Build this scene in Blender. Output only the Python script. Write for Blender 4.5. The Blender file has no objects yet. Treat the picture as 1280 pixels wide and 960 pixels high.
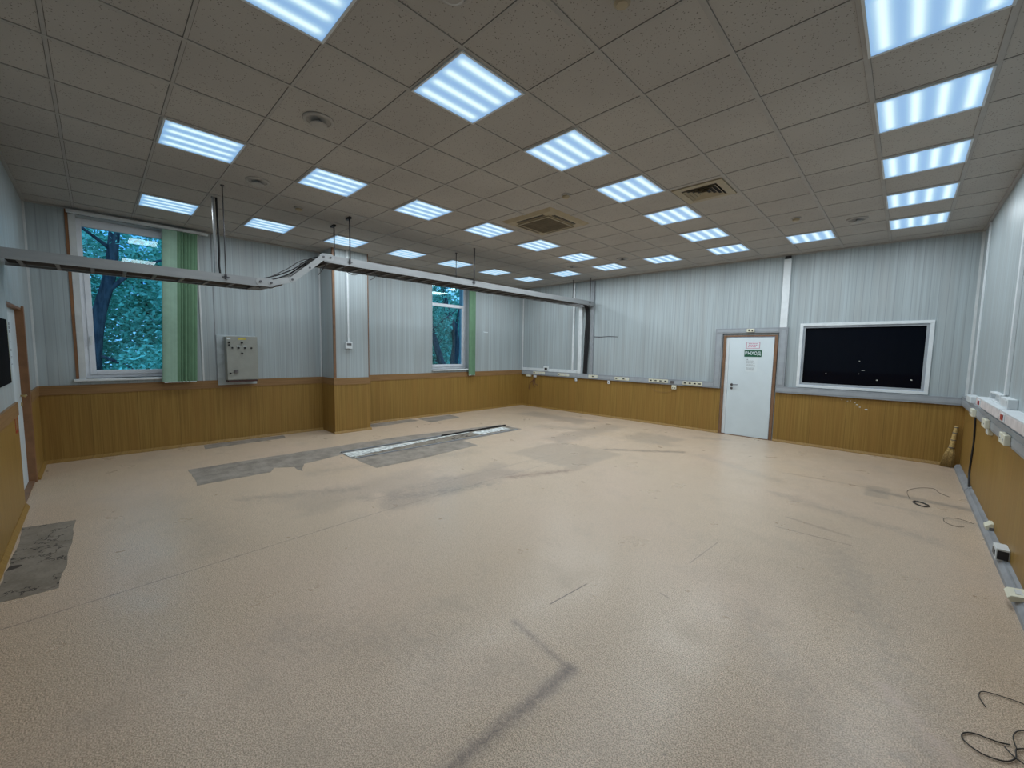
import bpy, bmesh, math, random
from mathutils import Vector, Matrix

random.seed(7)
SC = bpy.context.scene
COL = SC.collection

# ------------------------------------------------------------------ camera
cam_d = bpy.data.cameras.new('camera')
cam = bpy.data.objects.new('camera', cam_d)
COL.objects.link(cam)
cam_d.sensor_width = 36.0
cam_d.lens = 504.508 / 1280 * 36.0
cam_d.clip_start = 0.03
RIGHT = Vector((0.7164862918282631, 0.6974079146262686, 0.016419325163482996))
DOWN = Vector((0.0697718390661734, -0.04822199882313187, -0.996396773029111))
FWD = Vector((-0.6941032229398658, 0.715050235610157, -0.08320983390411224))
m = Matrix.Identity(4)
for i in range(3):
    m[i][0] = RIGHT[i]; m[i][1] = -DOWN[i]; m[i][2] = -FWD[i]
m.translation = (2.7061, -1.6727, 1.6806)
cam.matrix_world = m
SC.camera = cam

# ------------------------------------------------------------------ exposure, sky, lamp power
SC.view_settings.view_transform = 'Standard'
SC.view_settings.look = 'None'
SC.view_settings.gamma = 1.0
SC.view_settings.exposure = 0.0
SC.view_settings.use_curve_mapping = False
LAMP_W = 15.0
LAMP_NEAR_DIM = .58        # share of that power kept over the near end, dimmed to imitate edge vignetting
LAMP_COLOR = (0.87, 0.95, 1.0)
SKY_STRENGTH = 1.7

world = bpy.data.worlds.new('sky')
SC.world = world
world.use_nodes = True
wn = world.node_tree.nodes; wl = world.node_tree.links
wn.clear()
w_out = wn.new('ShaderNodeOutputWorld'); w_bg = wn.new('ShaderNodeBackground')
w_tc = wn.new('ShaderNodeTexCoord'); w_no = wn.new('ShaderNodeTexNoise')
w_ra = wn.new('ShaderNodeValToRGB')
w_no.inputs['Scale'].default_value = 6.0; w_no.inputs['Detail'].default_value = 5.0
w_ra.color_ramp.elements[0].position = 0.35; w_ra.color_ramp.elements[0].color = (0.07, 0.32, 0.95, 1)
w_ra.color_ramp.elements[1].position = 0.65; w_ra.color_ramp.elements[1].color = (0.40, 0.74, 1.12, 1)
wl.new(w_tc.outputs['Generated'], w_no.inputs['Vector'])
wl.new(w_no.outputs['Fac'], w_ra.inputs['Fac'])
wl.new(w_ra.outputs['Color'], w_bg.inputs['Color'])
w_bg.inputs['Strength'].default_value = SKY_STRENGTH
wl.new(w_bg.outputs['Background'], w_out.inputs['Surface'])

# ------------------------------------------------------------------ room dimensions (metres)
W, RT, DW, LW, H = -5.75, 3.42, 7.49, -2.26, 3.55
TILE = 0.6

# ------------------------------------------------------------------ geometry helper
class MB:
    def __init__(self):
        self.v = []; self.f = []; self.s = []; self.mi = []
    def add(self, vs, fs, smooth=False, mi=0):
        o = len(self.v)
        self.v += [tuple(p) for p in vs]
        for f in fs:
            self.f.append([i + o for i in f]); self.s.append(smooth); self.mi.append(mi)
        return self
    def box(self, x0, x1, y0, y1, z0, z1, mi=0):
        vs = [(x, y, z) for z in (z0, z1) for y in (y0, y1) for x in (x0, x1)]
        return self.add(vs, [(0, 2, 3, 1), (4, 5, 7, 6), (0, 1, 5, 4), (2, 6, 7, 3), (0, 4, 6, 2), (1, 3, 7, 5)], mi=mi)
    def obox(self, c, ax, ay, az, hx, hy, hz):
        c = Vector(c); vs = []
        for k in (-1, 1):
            for j in (-1, 1):
                for i in (-1, 1):
                    vs.append(c + Vector(ax) * hx * i + Vector(ay) * hy * j + Vector(az) * hz * k)
        return self.add(vs, [(0, 2, 3, 1), (4, 5, 7, 6), (0, 1, 5, 4), (2, 6, 7, 3), (0, 4, 6, 2), (1, 3, 7, 5)])
    def prism(self, pts, z0, z1):
        n = len(pts)
        vs = [(p[0], p[1], z0) for p in pts] + [(p[0], p[1], z1) for p in pts]
        fs = [list(range(n))[::-1], list(range(n, 2 * n))] + [(i, (i + 1) % n, n + (i + 1) % n, n + i) for i in range(n)]
        return self.add(vs, fs)
    def prism_x(self, pts, x0, x1):
        n = len(pts)
        vs = [(x0, p[0], p[1]) for p in pts] + [(x1, p[0], p[1]) for p in pts]
        fs = [list(range(n))[::-1], list(range(n, 2 * n))] + [(i, (i + 1) % n, n + (i + 1) % n, n + i) for i in range(n)]
        return self.add(vs, fs)
    def prism_y(self, pts, y0, y1):
        n = len(pts)
        vs = [(p[0], y0, p[1]) for p in pts] + [(p[0], y1, p[1]) for p in pts]
        fs = [list(range(n))[::-1], list(range(n, 2 * n))] + [(i, (i + 1) % n, n + (i + 1) % n, n + i) for i in range(n)]
        return self.add(vs, fs)
    def cyl(self, p0, p1, r, seg=16, r2=None, smooth=True):
        r2 = r if r2 is None else r2
        p0, p1 = Vector(p0), Vector(p1)
        d = (p1 - p0).normalized()
        a = d.orthogonal().normalized(); b = d.cross(a)
        vs = []
        for c, q in ((p0, r), (p1, r2)):
            for k in range(seg):
                t = 2 * math.pi * k / seg
                vs.append(c + (a * math.cos(t) + b * math.sin(t)) * q)
        self.add(vs, [(k, (k + 1) % seg, seg + (k + 1) % seg, seg + k) for k in range(seg)], smooth)
        o = len(self.v) - 2 * seg
        self.f += [[o + k for k in range(seg)][::-1], [o + seg + k for k in range(seg)]]
        self.s += [False, False]; self.mi += [0, 0]
        return self
    def tube(self, pts, r, seg=6, radii=None):
        pts = [Vector(p) for p in pts]; n = len(pts); vs = []; a = None
        for i, p in enumerate(pts):
            d = (pts[min(i + 1, n - 1)] - pts[max(i - 1, 0)])
            d = d.normalized() if d.length > 1e-9 else Vector((0, 0, 1))
            if a is None: a = d.orthogonal().normalized()
            a = (a - d * a.dot(d))
            a = a.normalized() if a.length > 1e-6 else d.orthogonal().normalized()
            b = d.cross(a); q = radii[i] if radii else r
            for k in range(seg):
                t = 2 * math.pi * k / seg
                vs.append(p + (a * math.cos(t) + b * math.sin(t)) * q)
        fs = []
        for i in range(n - 1):
            for k in range(seg):
                fs.append((i * seg + k, i * seg + (k + 1) % seg, (i + 1) * seg + (k + 1) % seg, (i + 1) * seg + k))
        self.add(vs, fs, True)
        o = len(self.v) - n * seg
        self.f += [[o + k for k in range(seg)][::-1], [o + (n - 1) * seg + k for k in range(seg)]]
        self.s += [False, False]; self.mi += [0, 0]
        return self
    def lathe(self, prof, c, seg=32):
        # profile of (radius, z) about a vertical axis at c
        vs = []; n = len(prof)
        for r, z in prof:
            for k in range(seg):
                t = 2 * math.pi * k / seg
                vs.append((c[0] + r * math.cos(t), c[1] + r * math.sin(t), c[2] + z))
        fs = []
        for i in range(n - 1):
            for k in range(seg):
                fs.append((i * seg + k, i * seg + (k + 1) % seg, (i + 1) * seg + (k + 1) % seg, (i + 1) * seg + k))
        self.add(vs, fs, False)
        o = len(self.v) - n * seg
        self.f += [[o + k for k in range(seg)], [o + (n - 1) * seg + k for k in range(seg)]]
        self.s += [False, False]; self.mi += [0, 0]
        return self
    def build(self, name, mat, parent=None, bev=0.0, **tags):
        me = bpy.data.meshes.new(name)
        off = Vector((0, 0, 0)); q = parent
        while q is not None:
            off += q.location; q = q.parent
        bm = bmesh.new()
        vs = [bm.verts.new(Vector(p) - off) for p in self.v]
        for f, s, mi in zip(self.f, self.s, self.mi):
            try:
                fc = bm.faces.new([vs[i] for i in f]); fc.smooth = s; fc.material_index = mi
            except ValueError:
                pass
        bmesh.ops.recalc_face_normals(bm, faces=bm.faces[:])
        if bev > 0:
            es = [e for e in bm.edges if len(e.link_faces) == 2 and e.calc_face_angle(0) > 0.6]
            bmesh.ops.bevel(bm, geom=es, offset=bev, segments=2, affect='EDGES', profile=0.6)
        bm.to_mesh(me); bm.free()
        for mm in (mat if isinstance(mat, (list, tuple)) else [mat]):
            me.materials.append(mm)
        o = bpy.data.objects.new(name, me)
        COL.objects.link(o)
        if parent is not None: o.parent = parent
        tag(o, **tags)
        return o

def tag(o, label=None, cat=None, group=None, kind=None):
    if label: o['label'] = label
    if cat: o['category'] = cat
    if group: o['group'] = group
    if kind: o['kind'] = kind
    return o

def thing(name, label, cat, loc, group=None, kind=None):
    o = bpy.data.objects.new(name, None)
    o.empty_display_size = 0.05
    COL.objects.link(o); o.location = loc
    return tag(o, label, cat, group, kind)

def dup(root, loc, label=None):
    r = root.copy(); COL.objects.link(r); r.location = loc
    if label: r['label'] = label
    for ch in list(root.children):
        c = ch.copy(); COL.objects.link(c); c.parent = r
        for g in list(ch.children):
            d = g.copy(); COL.objects.link(d); d.parent = c
    return r

def smooth_path(pts, n=8):
    P = [Vector(p) for p in pts]; out = []
    for i in range(len(P) - 1):
        p0, p1, p2, p3 = P[max(i - 1, 0)], P[i], P[i + 1], P[min(i + 2, len(P) - 1)]
        for k in range(n):
            t = k / n
            out.append(0.5 * ((2 * p1) + (p2 - p0) * t + (2 * p0 - 5 * p1 + 4 * p2 - p3) * t * t + (3 * p1 - p0 - 3 * p2 + p3) * t ** 3))
    out.append(P[-1])
    return out

# ------------------------------------------------------------------ node helper
class E:
    """a node socket with arithmetic"""
    def __init__(self, nt, s): self.nt, self.s = nt, s
    def _m(self, op, *a, clamp=False):
        n = self.nt.nodes.new('ShaderNodeMath'); n.operation = op; n.use_clamp = clamp
        for i, x in enumerate((self,) + a):
            if isinstance(x, E): self.nt.links.new(x.s, n.inputs[i])
            else: n.inputs[i].default_value = x
        return E(self.nt, n.outputs[0])
    def __add__(self, o): return self._m('ADD', o)
    __radd__ = __add__
    def __sub__(self, o): return self._m('SUBTRACT', o)
    def __rsub__(self, o): return (self * -1.0)._m('ADD', o)
    def __mul__(self, o): return self._m('MULTIPLY', o)
    __rmul__ = __mul__
    def __truediv__(self, o): return self._m('DIVIDE', o)
    def abs(self): return self._m('ABSOLUTE')
    def fract(self): return self._m('FRACT')
    def floor(self): return self._m('FLOOR')
    def min(self, o): return self._m('MINIMUM', o)
    def max(self, o): return self._m('MAXIMUM', o)
    def lt(self, o): return self._m('LESS_THAN', o)
    def gt(self, o): return self._m('GREATER_THAN', o)
    def sqrt(self): return self._m('SQRT')
    def pow(self, o): return self._m('POWER', o)
    def exp(self): return self._m('EXPONENT')
    def clamp(self): return self._m('ADD', 0.0, clamp=True)
    def ss(self, a, b):
        n = self.nt.nodes.new('ShaderNodeMapRange'); n.interpolation_type = 'SMOOTHSTEP'
        self.nt.links.new(self.s, n.inputs[0])
        n.inputs[1].default_value = a; n.inputs[2].default_value = b
        n.inputs[3].default_value = 0.0; n.inputs[4].default_value = 1.0
        return E(self.nt, n.outputs[0])

class Mat:
    def __init__(self, name, color=(.8, .8, .8), rough=.5, metal=0.0, spec=.5):
        self.m = bpy.data.materials.new(name); self.m.use_nodes = True
        self.nt = self.m.node_tree
        self.b = self.nt.nodes['Principled BSDF']
        self.set('Base Color', (*color, 1)); self.set('Roughness', rough); self.set('Metallic', metal)
        self.set('Specular IOR Level', spec)
    def set(self, k, v):
        if isinstance(v, E): self.nt.links.new(v.s, self.b.inputs[k])
        else: self.b.inputs[k].default_value = v
    def pos(self):
        if not hasattr(self, '_p'):
            t = self.nt.nodes.new('ShaderNodeTexCoord'); s = self.nt.nodes.new('ShaderNodeSeparateXYZ')
            self.nt.links.new(t.outputs['Object'], s.inputs[0])
            self._p = tuple(E(self.nt, s.outputs[i]) for i in range(3))
        return self._p
    def vec(self, x, y, z):
        n = self.nt.nodes.new('ShaderNodeCombineXYZ')
        for i, a in enumerate((x, y, z)):
            if isinstance(a, E): self.nt.links.new(a.s, n.inputs[i])
            else: n.inputs[i].default_value = a
        return E(self.nt, n.outputs[0])
    def noise(self, vec, scale=1.0, detail=3.0, rough=.5):
        n = self.nt.nodes.new('ShaderNodeTexNoise')
        n.inputs['Scale'].default_value = scale; n.inputs['Detail'].default_value = detail; n.inputs['Roughness'].default_value = rough
        self.nt.links.new(vec.s, n.inputs['Vector'])
        return E(self.nt, n.outputs[0])
    def voronoi(self, vec, scale):
        n = self.nt.nodes.new('ShaderNodeTexVoronoi'); n.inputs['Scale'].default_value = scale
        self.nt.links.new(vec.s, n.inputs['Vector'])
        return E(self.nt, n.outputs['Distance'])
    def mix(self, f, a, b):
        n = self.nt.nodes.new('ShaderNodeMix'); n.data_type = 'RGBA'
        if isinstance(f, E): self.nt.links.new(f.s, n.inputs[0])
        else: n.inputs[0].default_value = f
        for i, c in ((6, a), (7, b)):
            if isinstance(c, E): self.nt.links.new(c.s, n.inputs[i])
            else: n.inputs[i].default_value = (*c, 1)
        return E(self.nt, n.outputs[2])
    def bump(self, h, strength=.2, dist=.01):
        n = self.nt.nodes.new('ShaderNodeBump'); n.inputs['Strength'].default_value = strength; n.inputs['Distance'].default_value = dist
        self.nt.links.new(h.s, n.inputs['Height']); self.nt.links.new(n.outputs[0], self.b.inputs['Normal'])

def plain(name, color, rough=.5, metal=0.0, var=.12, scale=9.0, spec=.4):
    M = Mat(name, color, rough, metal, spec)
    x, y, z = M.pos()
    n = M.noise(M.vec(x, y, z), scale, 4)
    d = tuple(c * (1 - var) for c in color); l = tuple(min(1, c * (1 + var)) for c in color)
    M.set('Base Color', M.mix(n.ss(.3, .7), d, l))
    return M.m

# ------------------------------------------------------------------ materials
def wall_panel_mat():
    M = Mat('wall_panels', rough=.42, spec=.35)
    x, y, z = M.pos(); s = x + y
    streak = M.noise(M.vec(s * 26.0, 0.3, z * .35), 1.0, 4, .6)
    broad = M.noise(M.vec(s * 5.5, 4.0, z * .5), 1.0, 2)
    c = M.mix(streak.ss(.32, .70), (.315, .36, .378), (.385, .448, .472))
    c = M.mix(broad.ss(.42, .72) * .55, c, (.32, .345, .35))
    j = ((s / .1).fract() - .5).abs().ss(.43, .49)
    c = M.mix(j * .42, c, (.19, .21, .22))
    M.set('Base Color', c)
    return M.m
def wainscot_mat():
    M = Mat('wainscot_wood', rough=.45, spec=.3)
    x, y, z = M.pos(); s = x + y
    grain = M.noise(M.vec(s * 60.0, 0.7, z * .9), 1.0, 4, .6)
    broad = M.noise(M.vec(s * 4.0, 9.0, z * .3), 1.0, 2)
    c = M.mix(grain.ss(.3, .7), (.205, .118, .027), (.290, .178, .046))
    c = M.mix(broad.ss(.35, .7) * .6, c, (.255, .138, .034))
    j = ((s / .1).fract() - .5).abs().gt(.475)
    c = M.mix(j * .35, c, (.16, .085, .02))
    j2 = ((s / .5).fract() - .5).abs().gt(.495)
    c = M.mix(j2 * .5, c, (.1, .05, .015))
    M.set('Base Color', c)
    return M.m
def cap_mat():
    M = Mat('cap_rail_wood', rough=.5, spec=.3)
    x, y, z = M.pos()
    g = M.noise(M.vec((x + y) * 2.0, 1.0, z * 60), 1.0, 3)
    M.set('Base Color', M.mix(g.ss(.3, .7), (.20, .112, .046), (.26, .15, .065)))
    return M.m
def ceiling_mat():
    M = Mat('ceiling_tiles', rough=.95, spec=.1)
    x, y, z = M.pos()
    p = M.vec(x, y, z)
    n = M.noise(p, 1.1, 2)
    c = M.mix(n.ss(.3, .7), (.40, .385, .365), (.445, .43, .405))
    vo = M.voronoi(p, 55)
    fi = M.noise(p, 30, 2)
    pin = vo.lt(.22) * fi.gt(.47)
    c = M.mix(pin * .75, c, (.13, .12, .11))
    gx = ((x / TILE + .5).fract() - .5).abs() * TILE
    gy = ((y / TILE + .5).fract() - .5).abs() * TILE
    gap = (gx.lt(.0185) * .55).max(gy.lt(.0135) * .8)
    c = M.mix(gap, c, (.10, .095, .09))
    M.set('Base Color', c)
    return M.m
def floor_mat():
    M = Mat('linoleum', rough=.42, spec=.42)
    x, y, z = M.pos(); p = M.vec(x, y, 0.0)
    fine = M.noise(p, 165, 3, .65)
    fine2 = M.noise(M.vec(x + 31.0, y * 1.3, 2.0), 105, 2, .5)
    big = M.noise(p, .55, 4)
    mid = M.noise(p, 2.2, 4, .6)
    c = M.mix(fine.ss(.36, .64), (.225, .170, .118), (.735, .592, .448))
    c = M.mix(fine2.ss(.55, .66) * .45, c, (.55, .36, .28))
    c = M.mix(big.ss(.42, .68) * .30, c, (.56, .42, .34))
    c = M.mix(mid.ss(.50, .76) * .34, c, (.32, .27, .21))
    grain = M.noise(M.vec(x, y, 21.0), 34, 4, .7)
    c = M.mix(grain.ss(.50, .70) * .32, c, (.27, .205, .155))
    c = M.mix(grain.ss(.48, .30) * .25, c, (.70, .57, .44))
    scuff = M.noise(M.vec(x * 7.0, y * 1.6, 33.0), 1.0, 5, .65)
    c = M.mix(scuff.ss(.60, .76) * .24, c, (.255, .215, .18))
    scuff2 = M.noise(M.vec(x * 1.4, y * 9.0, 41.0), 1.0, 5, .65)
    c = M.mix(scuff2.ss(.62, .78) * .20, c, (.27, .215, .18))
    wob = (M.noise(p, 3.5, 3) - .5)
    wob2 = (M.noise(M.vec(x, y, 7.0), 14, 3) - .5)
    grit = M.noise(M.vec(x, y, 3.0), 45, 3).ss(.25, .6)
    def seg(ax, ay, bx, by, w, soft, wb=.03):
        dx, dy = bx - ax, by - ay; L2 = dx * dx + dy * dy
        px, py = x - ax, y - ay
        t = ((px * dx + py * dy) / L2).clamp()
        ex, ey = px - t * dx, py - t * dy
        d = (ex * ex + ey * ey).sqrt() + wob2 * wb
        return 1.0 - d.ss(w - soft, w + soft)
    def rect(x0, x1, y0, y1, soft, wb=.1):
        d = ((x - (x0 + x1) / 2).abs() - (x1 - x0) / 2).max((y - (y0 + y1) / 2).abs() - (y1 - y0) / 2) + wob * wb
        return 1.0 - d.ss(-soft, soft)
    def stain(c, mk, k, col, gr=True):
        f = mk * k
        if gr: f = (f * (grit * 1.1 + .75)).min(.92)
        return M.mix(f, c, col)
    DK = (.13, .105, .10); GR = (.215, .19, .165)
    # dark corner shaped scuff near the camera
    c = stain(c, seg(1.08, .06, 1.55, .0, .015, .035, .06), .34, DK)
    c = stain(c, seg(1.55, .0, 1.50, -.95, .025, .05, .06), .46, DK)
    # cut lines and thin scratches
    c = stain(c, seg(1.125, .36, 1.162, .73, .0035, .003, .0), .9, (.07, .05, .045), False)
    c = stain(c, seg(1.578, 1.57, 1.618, 2.12, .004, .005, .01), .5, DK, False)
    c = stain(c, seg(1.91, 2.90, 2.48, 2.93, .006, .006, .02), .75, DK, False)
    c = stain(c, seg(1.95, 3.25, 2.44, 3.15, .02, .02, .05), .25, DK)
    c = stain(c, seg(1.585, 1.01, 1.66, .994, .004, .003, .0), .6, DK, False)
    c = stain(c, seg(1.62, 5.12, 2.5, 5.15, .008, .012, .02), .5, DK)
    # rectangle and smear by the floor duct on the right wall
    c = stain(c, rect(2.46, 2.68, 4.75, 5.3, .02, .03), .28, GR)
    c = stain(c, seg(2.55, 5.05, 3.33, 5.0, .06, .07, .1), .5, GR)
    c = stain(c, seg(2.6, 4.5, 3.3, 4.45, .02, .05, .1), .35, GR)
    # seams between the sheets
    c = stain(c, seg(-.98, -2.2, -1.06, 0.3, .004, .004, .012), .75, DK, False)
    c = stain(c, seg(-1.06, .3, -.96, 7.4, .004, .005, .02), .55, DK, False)
    c = stain(c, seg(-1.45, .3, -1.28, 3.6, .006, .010, .03), .4, DK, False)
    # worn grey areas in the middle of the room
    c = stain(c, rect(-1.85, -.55, 3.0, 4.3, .06, .25), .20, GR)
    c = stain(c, rect(-1.5, -1.0, .4, 2.4, .14, .6), .27, (.23, .19, .165))
    c = stain(c, rect(-2.1, -1.5, -.3, 1.4, .16, .7), .17, GR)
    c = stain(c, seg(-.95, 2.1, -.6, 2.9, .04, .10, .3), .40, (.16, .10, .08))
    c = stain(c, rect(-2.2, -1.7, 4.2, 6.6, .14, .5), .24, GR)
    c = stain(c, rect(-4.6, -2.6, 6.1, 6.7, .16, .7), .30, GR)
    c = stain(c, rect(-1.2, -.3, 5.4, 6.3, .10, .5), .22, GR)
    c = stain(c, seg(-.9, 4.4, .1, 5.2, .04, .08, .25), .4, DK)
    c = stain(c, seg(-2.9, .3, -2.3, 2.6, .05, .2, .5), .22, GR)
    c = stain(c, seg(2.42, 2.75, 2.9, .7, .06, .2, .6), .20, GR)
    c = stain(c, seg(2.1, 1.15, 2.62, .45, .08, .2, .7), .14, GR)
    c = stain(c, seg(2.75, 1.05, 3.1, .55, .02, .06, .15), .22, (.66, .50, .44))
    c = stain(c, seg(-3.0, -1.3, -1.4, -1.0, .05, .35, .6), .16, GR)
    # darker right hand third of the room and scattered scuffs
    c = stain(c, rect(1.9, 3.4, 1.6, 6.9, .5, 1.2), .17, (.26, .215, .17))
    c = stain(c, seg(1.7, 4.0, 3.0, 3.6, .05, .12, .4), .25, GR)
    c = stain(c, seg(.4, 5.2, 1.6, 4.6, .05, .14, .5), .22, GR)
    c = stain(c, seg(-2.4, -.6, -1.9, .4, .05, .12, .4), .28, GR)
    c = stain(c, seg(-1.3, .6, -.9, 1.8, .04, .10, .4), .32, GR)
    c = stain(c, seg(-3.0, 5.2, -2.2, 5.6, .10, .25, .6), .30, GR)
    c = stain(c, seg(-.2, 6.6, .3, 6.9, .05, .12, .4), .35, GR)
    c = stain(c, seg(.2, -1.0, .9, -.4, .08, .25, .6), .16, GR)
    spot = M.noise(M.vec(x, y, 11.0), 26, 1).gt(.80)
    c = M.mix(spot * .5, c, DK)
    M.set('Base Color', c)
    M.set('Roughness', mid.ss(.2, .8) * .16 + .25)
    return M.m
def metal_paint(name, col, rough=.38, metal=.0):
    M = Mat(name, col, rough, metal, .5)
    x, y, z = M.pos()
    n = M.noise(M.vec(x * 3, y * 3, z * 20), 1.0, 4)
    M.set('Base Color', M.mix(n.ss(.3, .75), tuple(c * .86 for c in col), col))
    return M.m
def concrete_mat(name, a, b, crack=False):
    M = Mat(name, rough=.8, spec=.2)
    x, y, z = M.pos(); p = M.vec(x, y, 0.0)
    n = M.noise(p, 5, 5, .65); f = M.noise(p, 60, 3)
    c = M.mix((n * .7 + f * .3).ss(.35, .65), a, b)
    if crack:
        k = (M.noise(p, 2.6, 5, .6) - .5).abs().lt(.006)
        k2 = (M.noise(M.vec(x, y, 5.0), 1.1, 3, .5) - .5).abs().lt(.005)
        c = M.mix(k.max(k2) * .85, c, (.025, .02, .02))
    M.set('Base Color', c)
    return M.m
def leaf_mat(name, a, b):
    M = Mat(name, rough=.55, spec=.3)
    g = M.nt.nodes.new('ShaderNodeNewGeometry')
    r = E(M.nt, g.outputs['Random Per Island'])
    M.set('Base Color', M.mix(r, a, b))
    M.b.inputs['Transmission Weight'].default_value = 0.0
    return M.m
def bark_mat():
    M = Mat('bark', rough=.9, spec=.1)
    x, y, z = M.pos()
    n = M.noise(M.vec(x * 14, y * 14, z * 3), 1.0, 4)
    M.set('Base Color', M.mix(n.ss(.3, .7), (.035, .032, .04), (.095, .085, .09)))
    return M.m
def glass_mat():
    m_ = bpy.data.materials.new('window_glass'); m_.use_nodes = True
    nt = m_.node_tree; nt.nodes.clear()
    o = nt.nodes.new('ShaderNodeOutputMaterial'); mx = nt.nodes.new('ShaderNodeMixShader')
    t = nt.nodes.new('ShaderNodeBsdfTransparent'); g = nt.nodes.new('ShaderNodeBsdfGlossy'); fr = nt.nodes.new('ShaderNodeFresnel')
    t.inputs[0].default_value = (.74, .95, .96, 1); g.inputs['Roughness'].default_value = .01; fr.inputs[0].default_value = 1.45
    nt.links.new(fr.outputs[0], mx.inputs[0]); nt.links.new(t.outputs[0], mx.inputs[1]); nt.links.new(g.outputs[0], mx.inputs[2])
    nt.links.new(mx.outputs[0], o.inputs[0])
    return m_
def diffuser_mat():
    # opal diffuser over four fluorescent tubes
    M = Mat('opal_diffuser', (.8, .85, .9), .4)
    x, y, z = M.pos()
    t = ((x / .572 + .5) * 4.0).fract() - .5
    tube = (t * t * -1.0 / .055).exp() * (y.abs() / .286).ss(1.0, .74)
    c = M.mix(tube, (.21, .50, .90), (.72, .98, 1.0))
    M.set('Base Color', (.5, .5, .5, 1))
    M.nt.links.new(c.s, M.b.inputs['Emission Color'])
    M.set('Emission Strength', tube * .30 + .72)
    return M.m

M_WALL = wall_panel_mat(); M_WAIN = wainscot_mat(); M_CAP = cap_mat(); M_CEIL = ceiling_mat(); M_FLOOR = floor_mat()
M_TBAR = plain('grid_bars', (.37, .36, .345), .6, var=.05)
M_WHITE = plain('white_plastic', (.62, .665, .69), .35, var=.05)
M_UPVC = plain('window_plastic', (.72, .76, .82), .3, var=.04)
M_TRIM = plain('pale_trim', (.56, .59, .60), .4, var=.05)
M_BROWN = plain('brown_trim', (.21, .10, .045), .5)
M_BROWN2 = plain('door_frame_wood', (.18, .10, .056), .45)
M_GREYDUCT = plain('grey_trunking', (.25, .272, .295), .4, var=.07)
M_DUCTLID = plain('grey_trunking_lid', (.30, .33, .36), .35, var=.05)
M_FLOORDUCT = plain('floor_duct_grey', (.235, .25, .27), .45, var=.1)
M_CREAM = plain('cream_plastic', (.62, .61, .49), .4, var=.06)
M_DARK = plain('dark_holes', (.02, .02, .022), .6)
M_BLACK = plain('black_rubber', (.012, .012, .014), .5)
M_MATTE = plain('matt_black', (.006, .006, .007), .9, spec=.05)
M_CABLE = plain('cable_grey', (.10, .10, .10), .5)
M_GALV = metal_paint('galvanised_steel', (.33, .345, .355), .42, .35)
M_GALVL = metal_paint('joint_steel', (.40, .42, .43), .45, .2)
M_GALVD = metal_paint('tray_bottom_steel', (.20, .19, .18), .5, .3)
M_ROD = metal_paint('threaded_rod', (.11, .11, .12), .45, .5)
M_DOOR = plain('door_paint', (.57, .65, .69), .35, var=.03, scale=3)
M_BEIGE = plain('aged_beige_plastic', (.36, .305, .205), .45, var=.06)
M_BEIGED = plain('aged_grille', (.19, .155, .10), .6)
M_DIFF = diffuser_mat()
M_CAB = plain('cabinet_paint', (.265, .275, .25), .4, var=.04)
M_BOARD = plain('backing_board', (.40, .45, .47), .5)
M_CABD = plain('cabinet_underside', (.05, .02, .02), .6)
M_GLASS = glass_mat()
M_RED = plain('red_plastic', (.30, .012, .015), .3)
M_GREENSIGN = plain('sign_green', (.010, .085, .045), .4)
M_PAPER = plain('paper', (.60, .67, .70), .7, var=.03)
M_INK = plain('grey_print', (.24, .27, .29), .7)
M_REDINK = plain('red_print', (.50, .24, .33), .6)
M_STEEL = plain('handle_steel', (.16, .16, .17), .3, .6)
M_BRASS = plain('handle_brass', (.45, .33, .14), .3, .7)
M_GREENBL = plain('blind_green', (.12, .235, .14), .7, var=.06)
M_GREENBL2 = plain('blind_pale_green', (.27, .42, .33), .7, var=.06)
M_CONC = concrete_mat('bare_screed', (.18, .155, .13), (.30, .262, .222))
M_CONC2 = concrete_mat('torn_backing', (.175, .15, .12), (.25, .22, .18), True)
M_PLASTER = plain('plaster_residue', (.50, .52, .51), .8, var=.5, scale=16)
M_STRAW = plain('straw', (.42, .29, .11), .8, var=.3, scale=60)
M_YELLOW = plain('yellow_label', (.50, .43, .07), .6)
M_LEAFA = leaf_mat('leaves_mid', (.07, .26, .15), (.48, .88, .66))
M_LEAFB = leaf_mat('leaves_dark', (.05, .20, .12), (.32, .72, .50))
M_BARK = bark_mat()
M_GROUND = plain('lawn_soil', (.05, .09, .05), .95, var=.4, scale=1.5)
M_BLACKGLASS = Mat('dark_pane', (.002, .003, .006), .04, 0, .18).m
M_FLECK = plain('pale_fleck', (.42, .42, .38), .6)

# ------------------------------------------------------------------ the room shell
def wall_boxes(mb, axis, c0, c1, a0, a1, z0, z1, holes):
    """a wall between c0 and c1 on its thin axis, running a0..a1, with rectangular holes (a, b, zlo, zhi)"""
    cuts = sorted({a0, a1} | {h[0] for h in holes} | {h[1] for h in holes})
    for s, e in zip(cuts[:-1], cuts[1:]):
        mid = (s + e) / 2
        zs = [(z0, z1)]
        for h in holes:
            if h[0] <= mid <= h[1]:
                nz = []
                for lo, hi in zs:
                    if h[2] > lo: nz.append((lo, min(hi, h[2])))
                    if h[3] < hi: nz.append((max(lo, h[3]), hi))
                zs = nz
        for lo, hi in zs:
            if hi - lo > 1e-4:
                if axis == 0: mb.box(c0, c1, s, e, lo, hi)
                else: mb.box(s, e, c0, c1, lo, hi)
    return mb

WIN1 = (-1.80, -.60, 1.17, 3.47)
WIN2 = (4.17, 5.37, 1.17, 3.47)
BWIN = (1.30, 2.96, 1.12, 2.22)
DOOR1 = (0.0, .90, 0.0, 2.04)
DOOR2 = (-4.75, -3.62, 0.0, 2.08)

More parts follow.
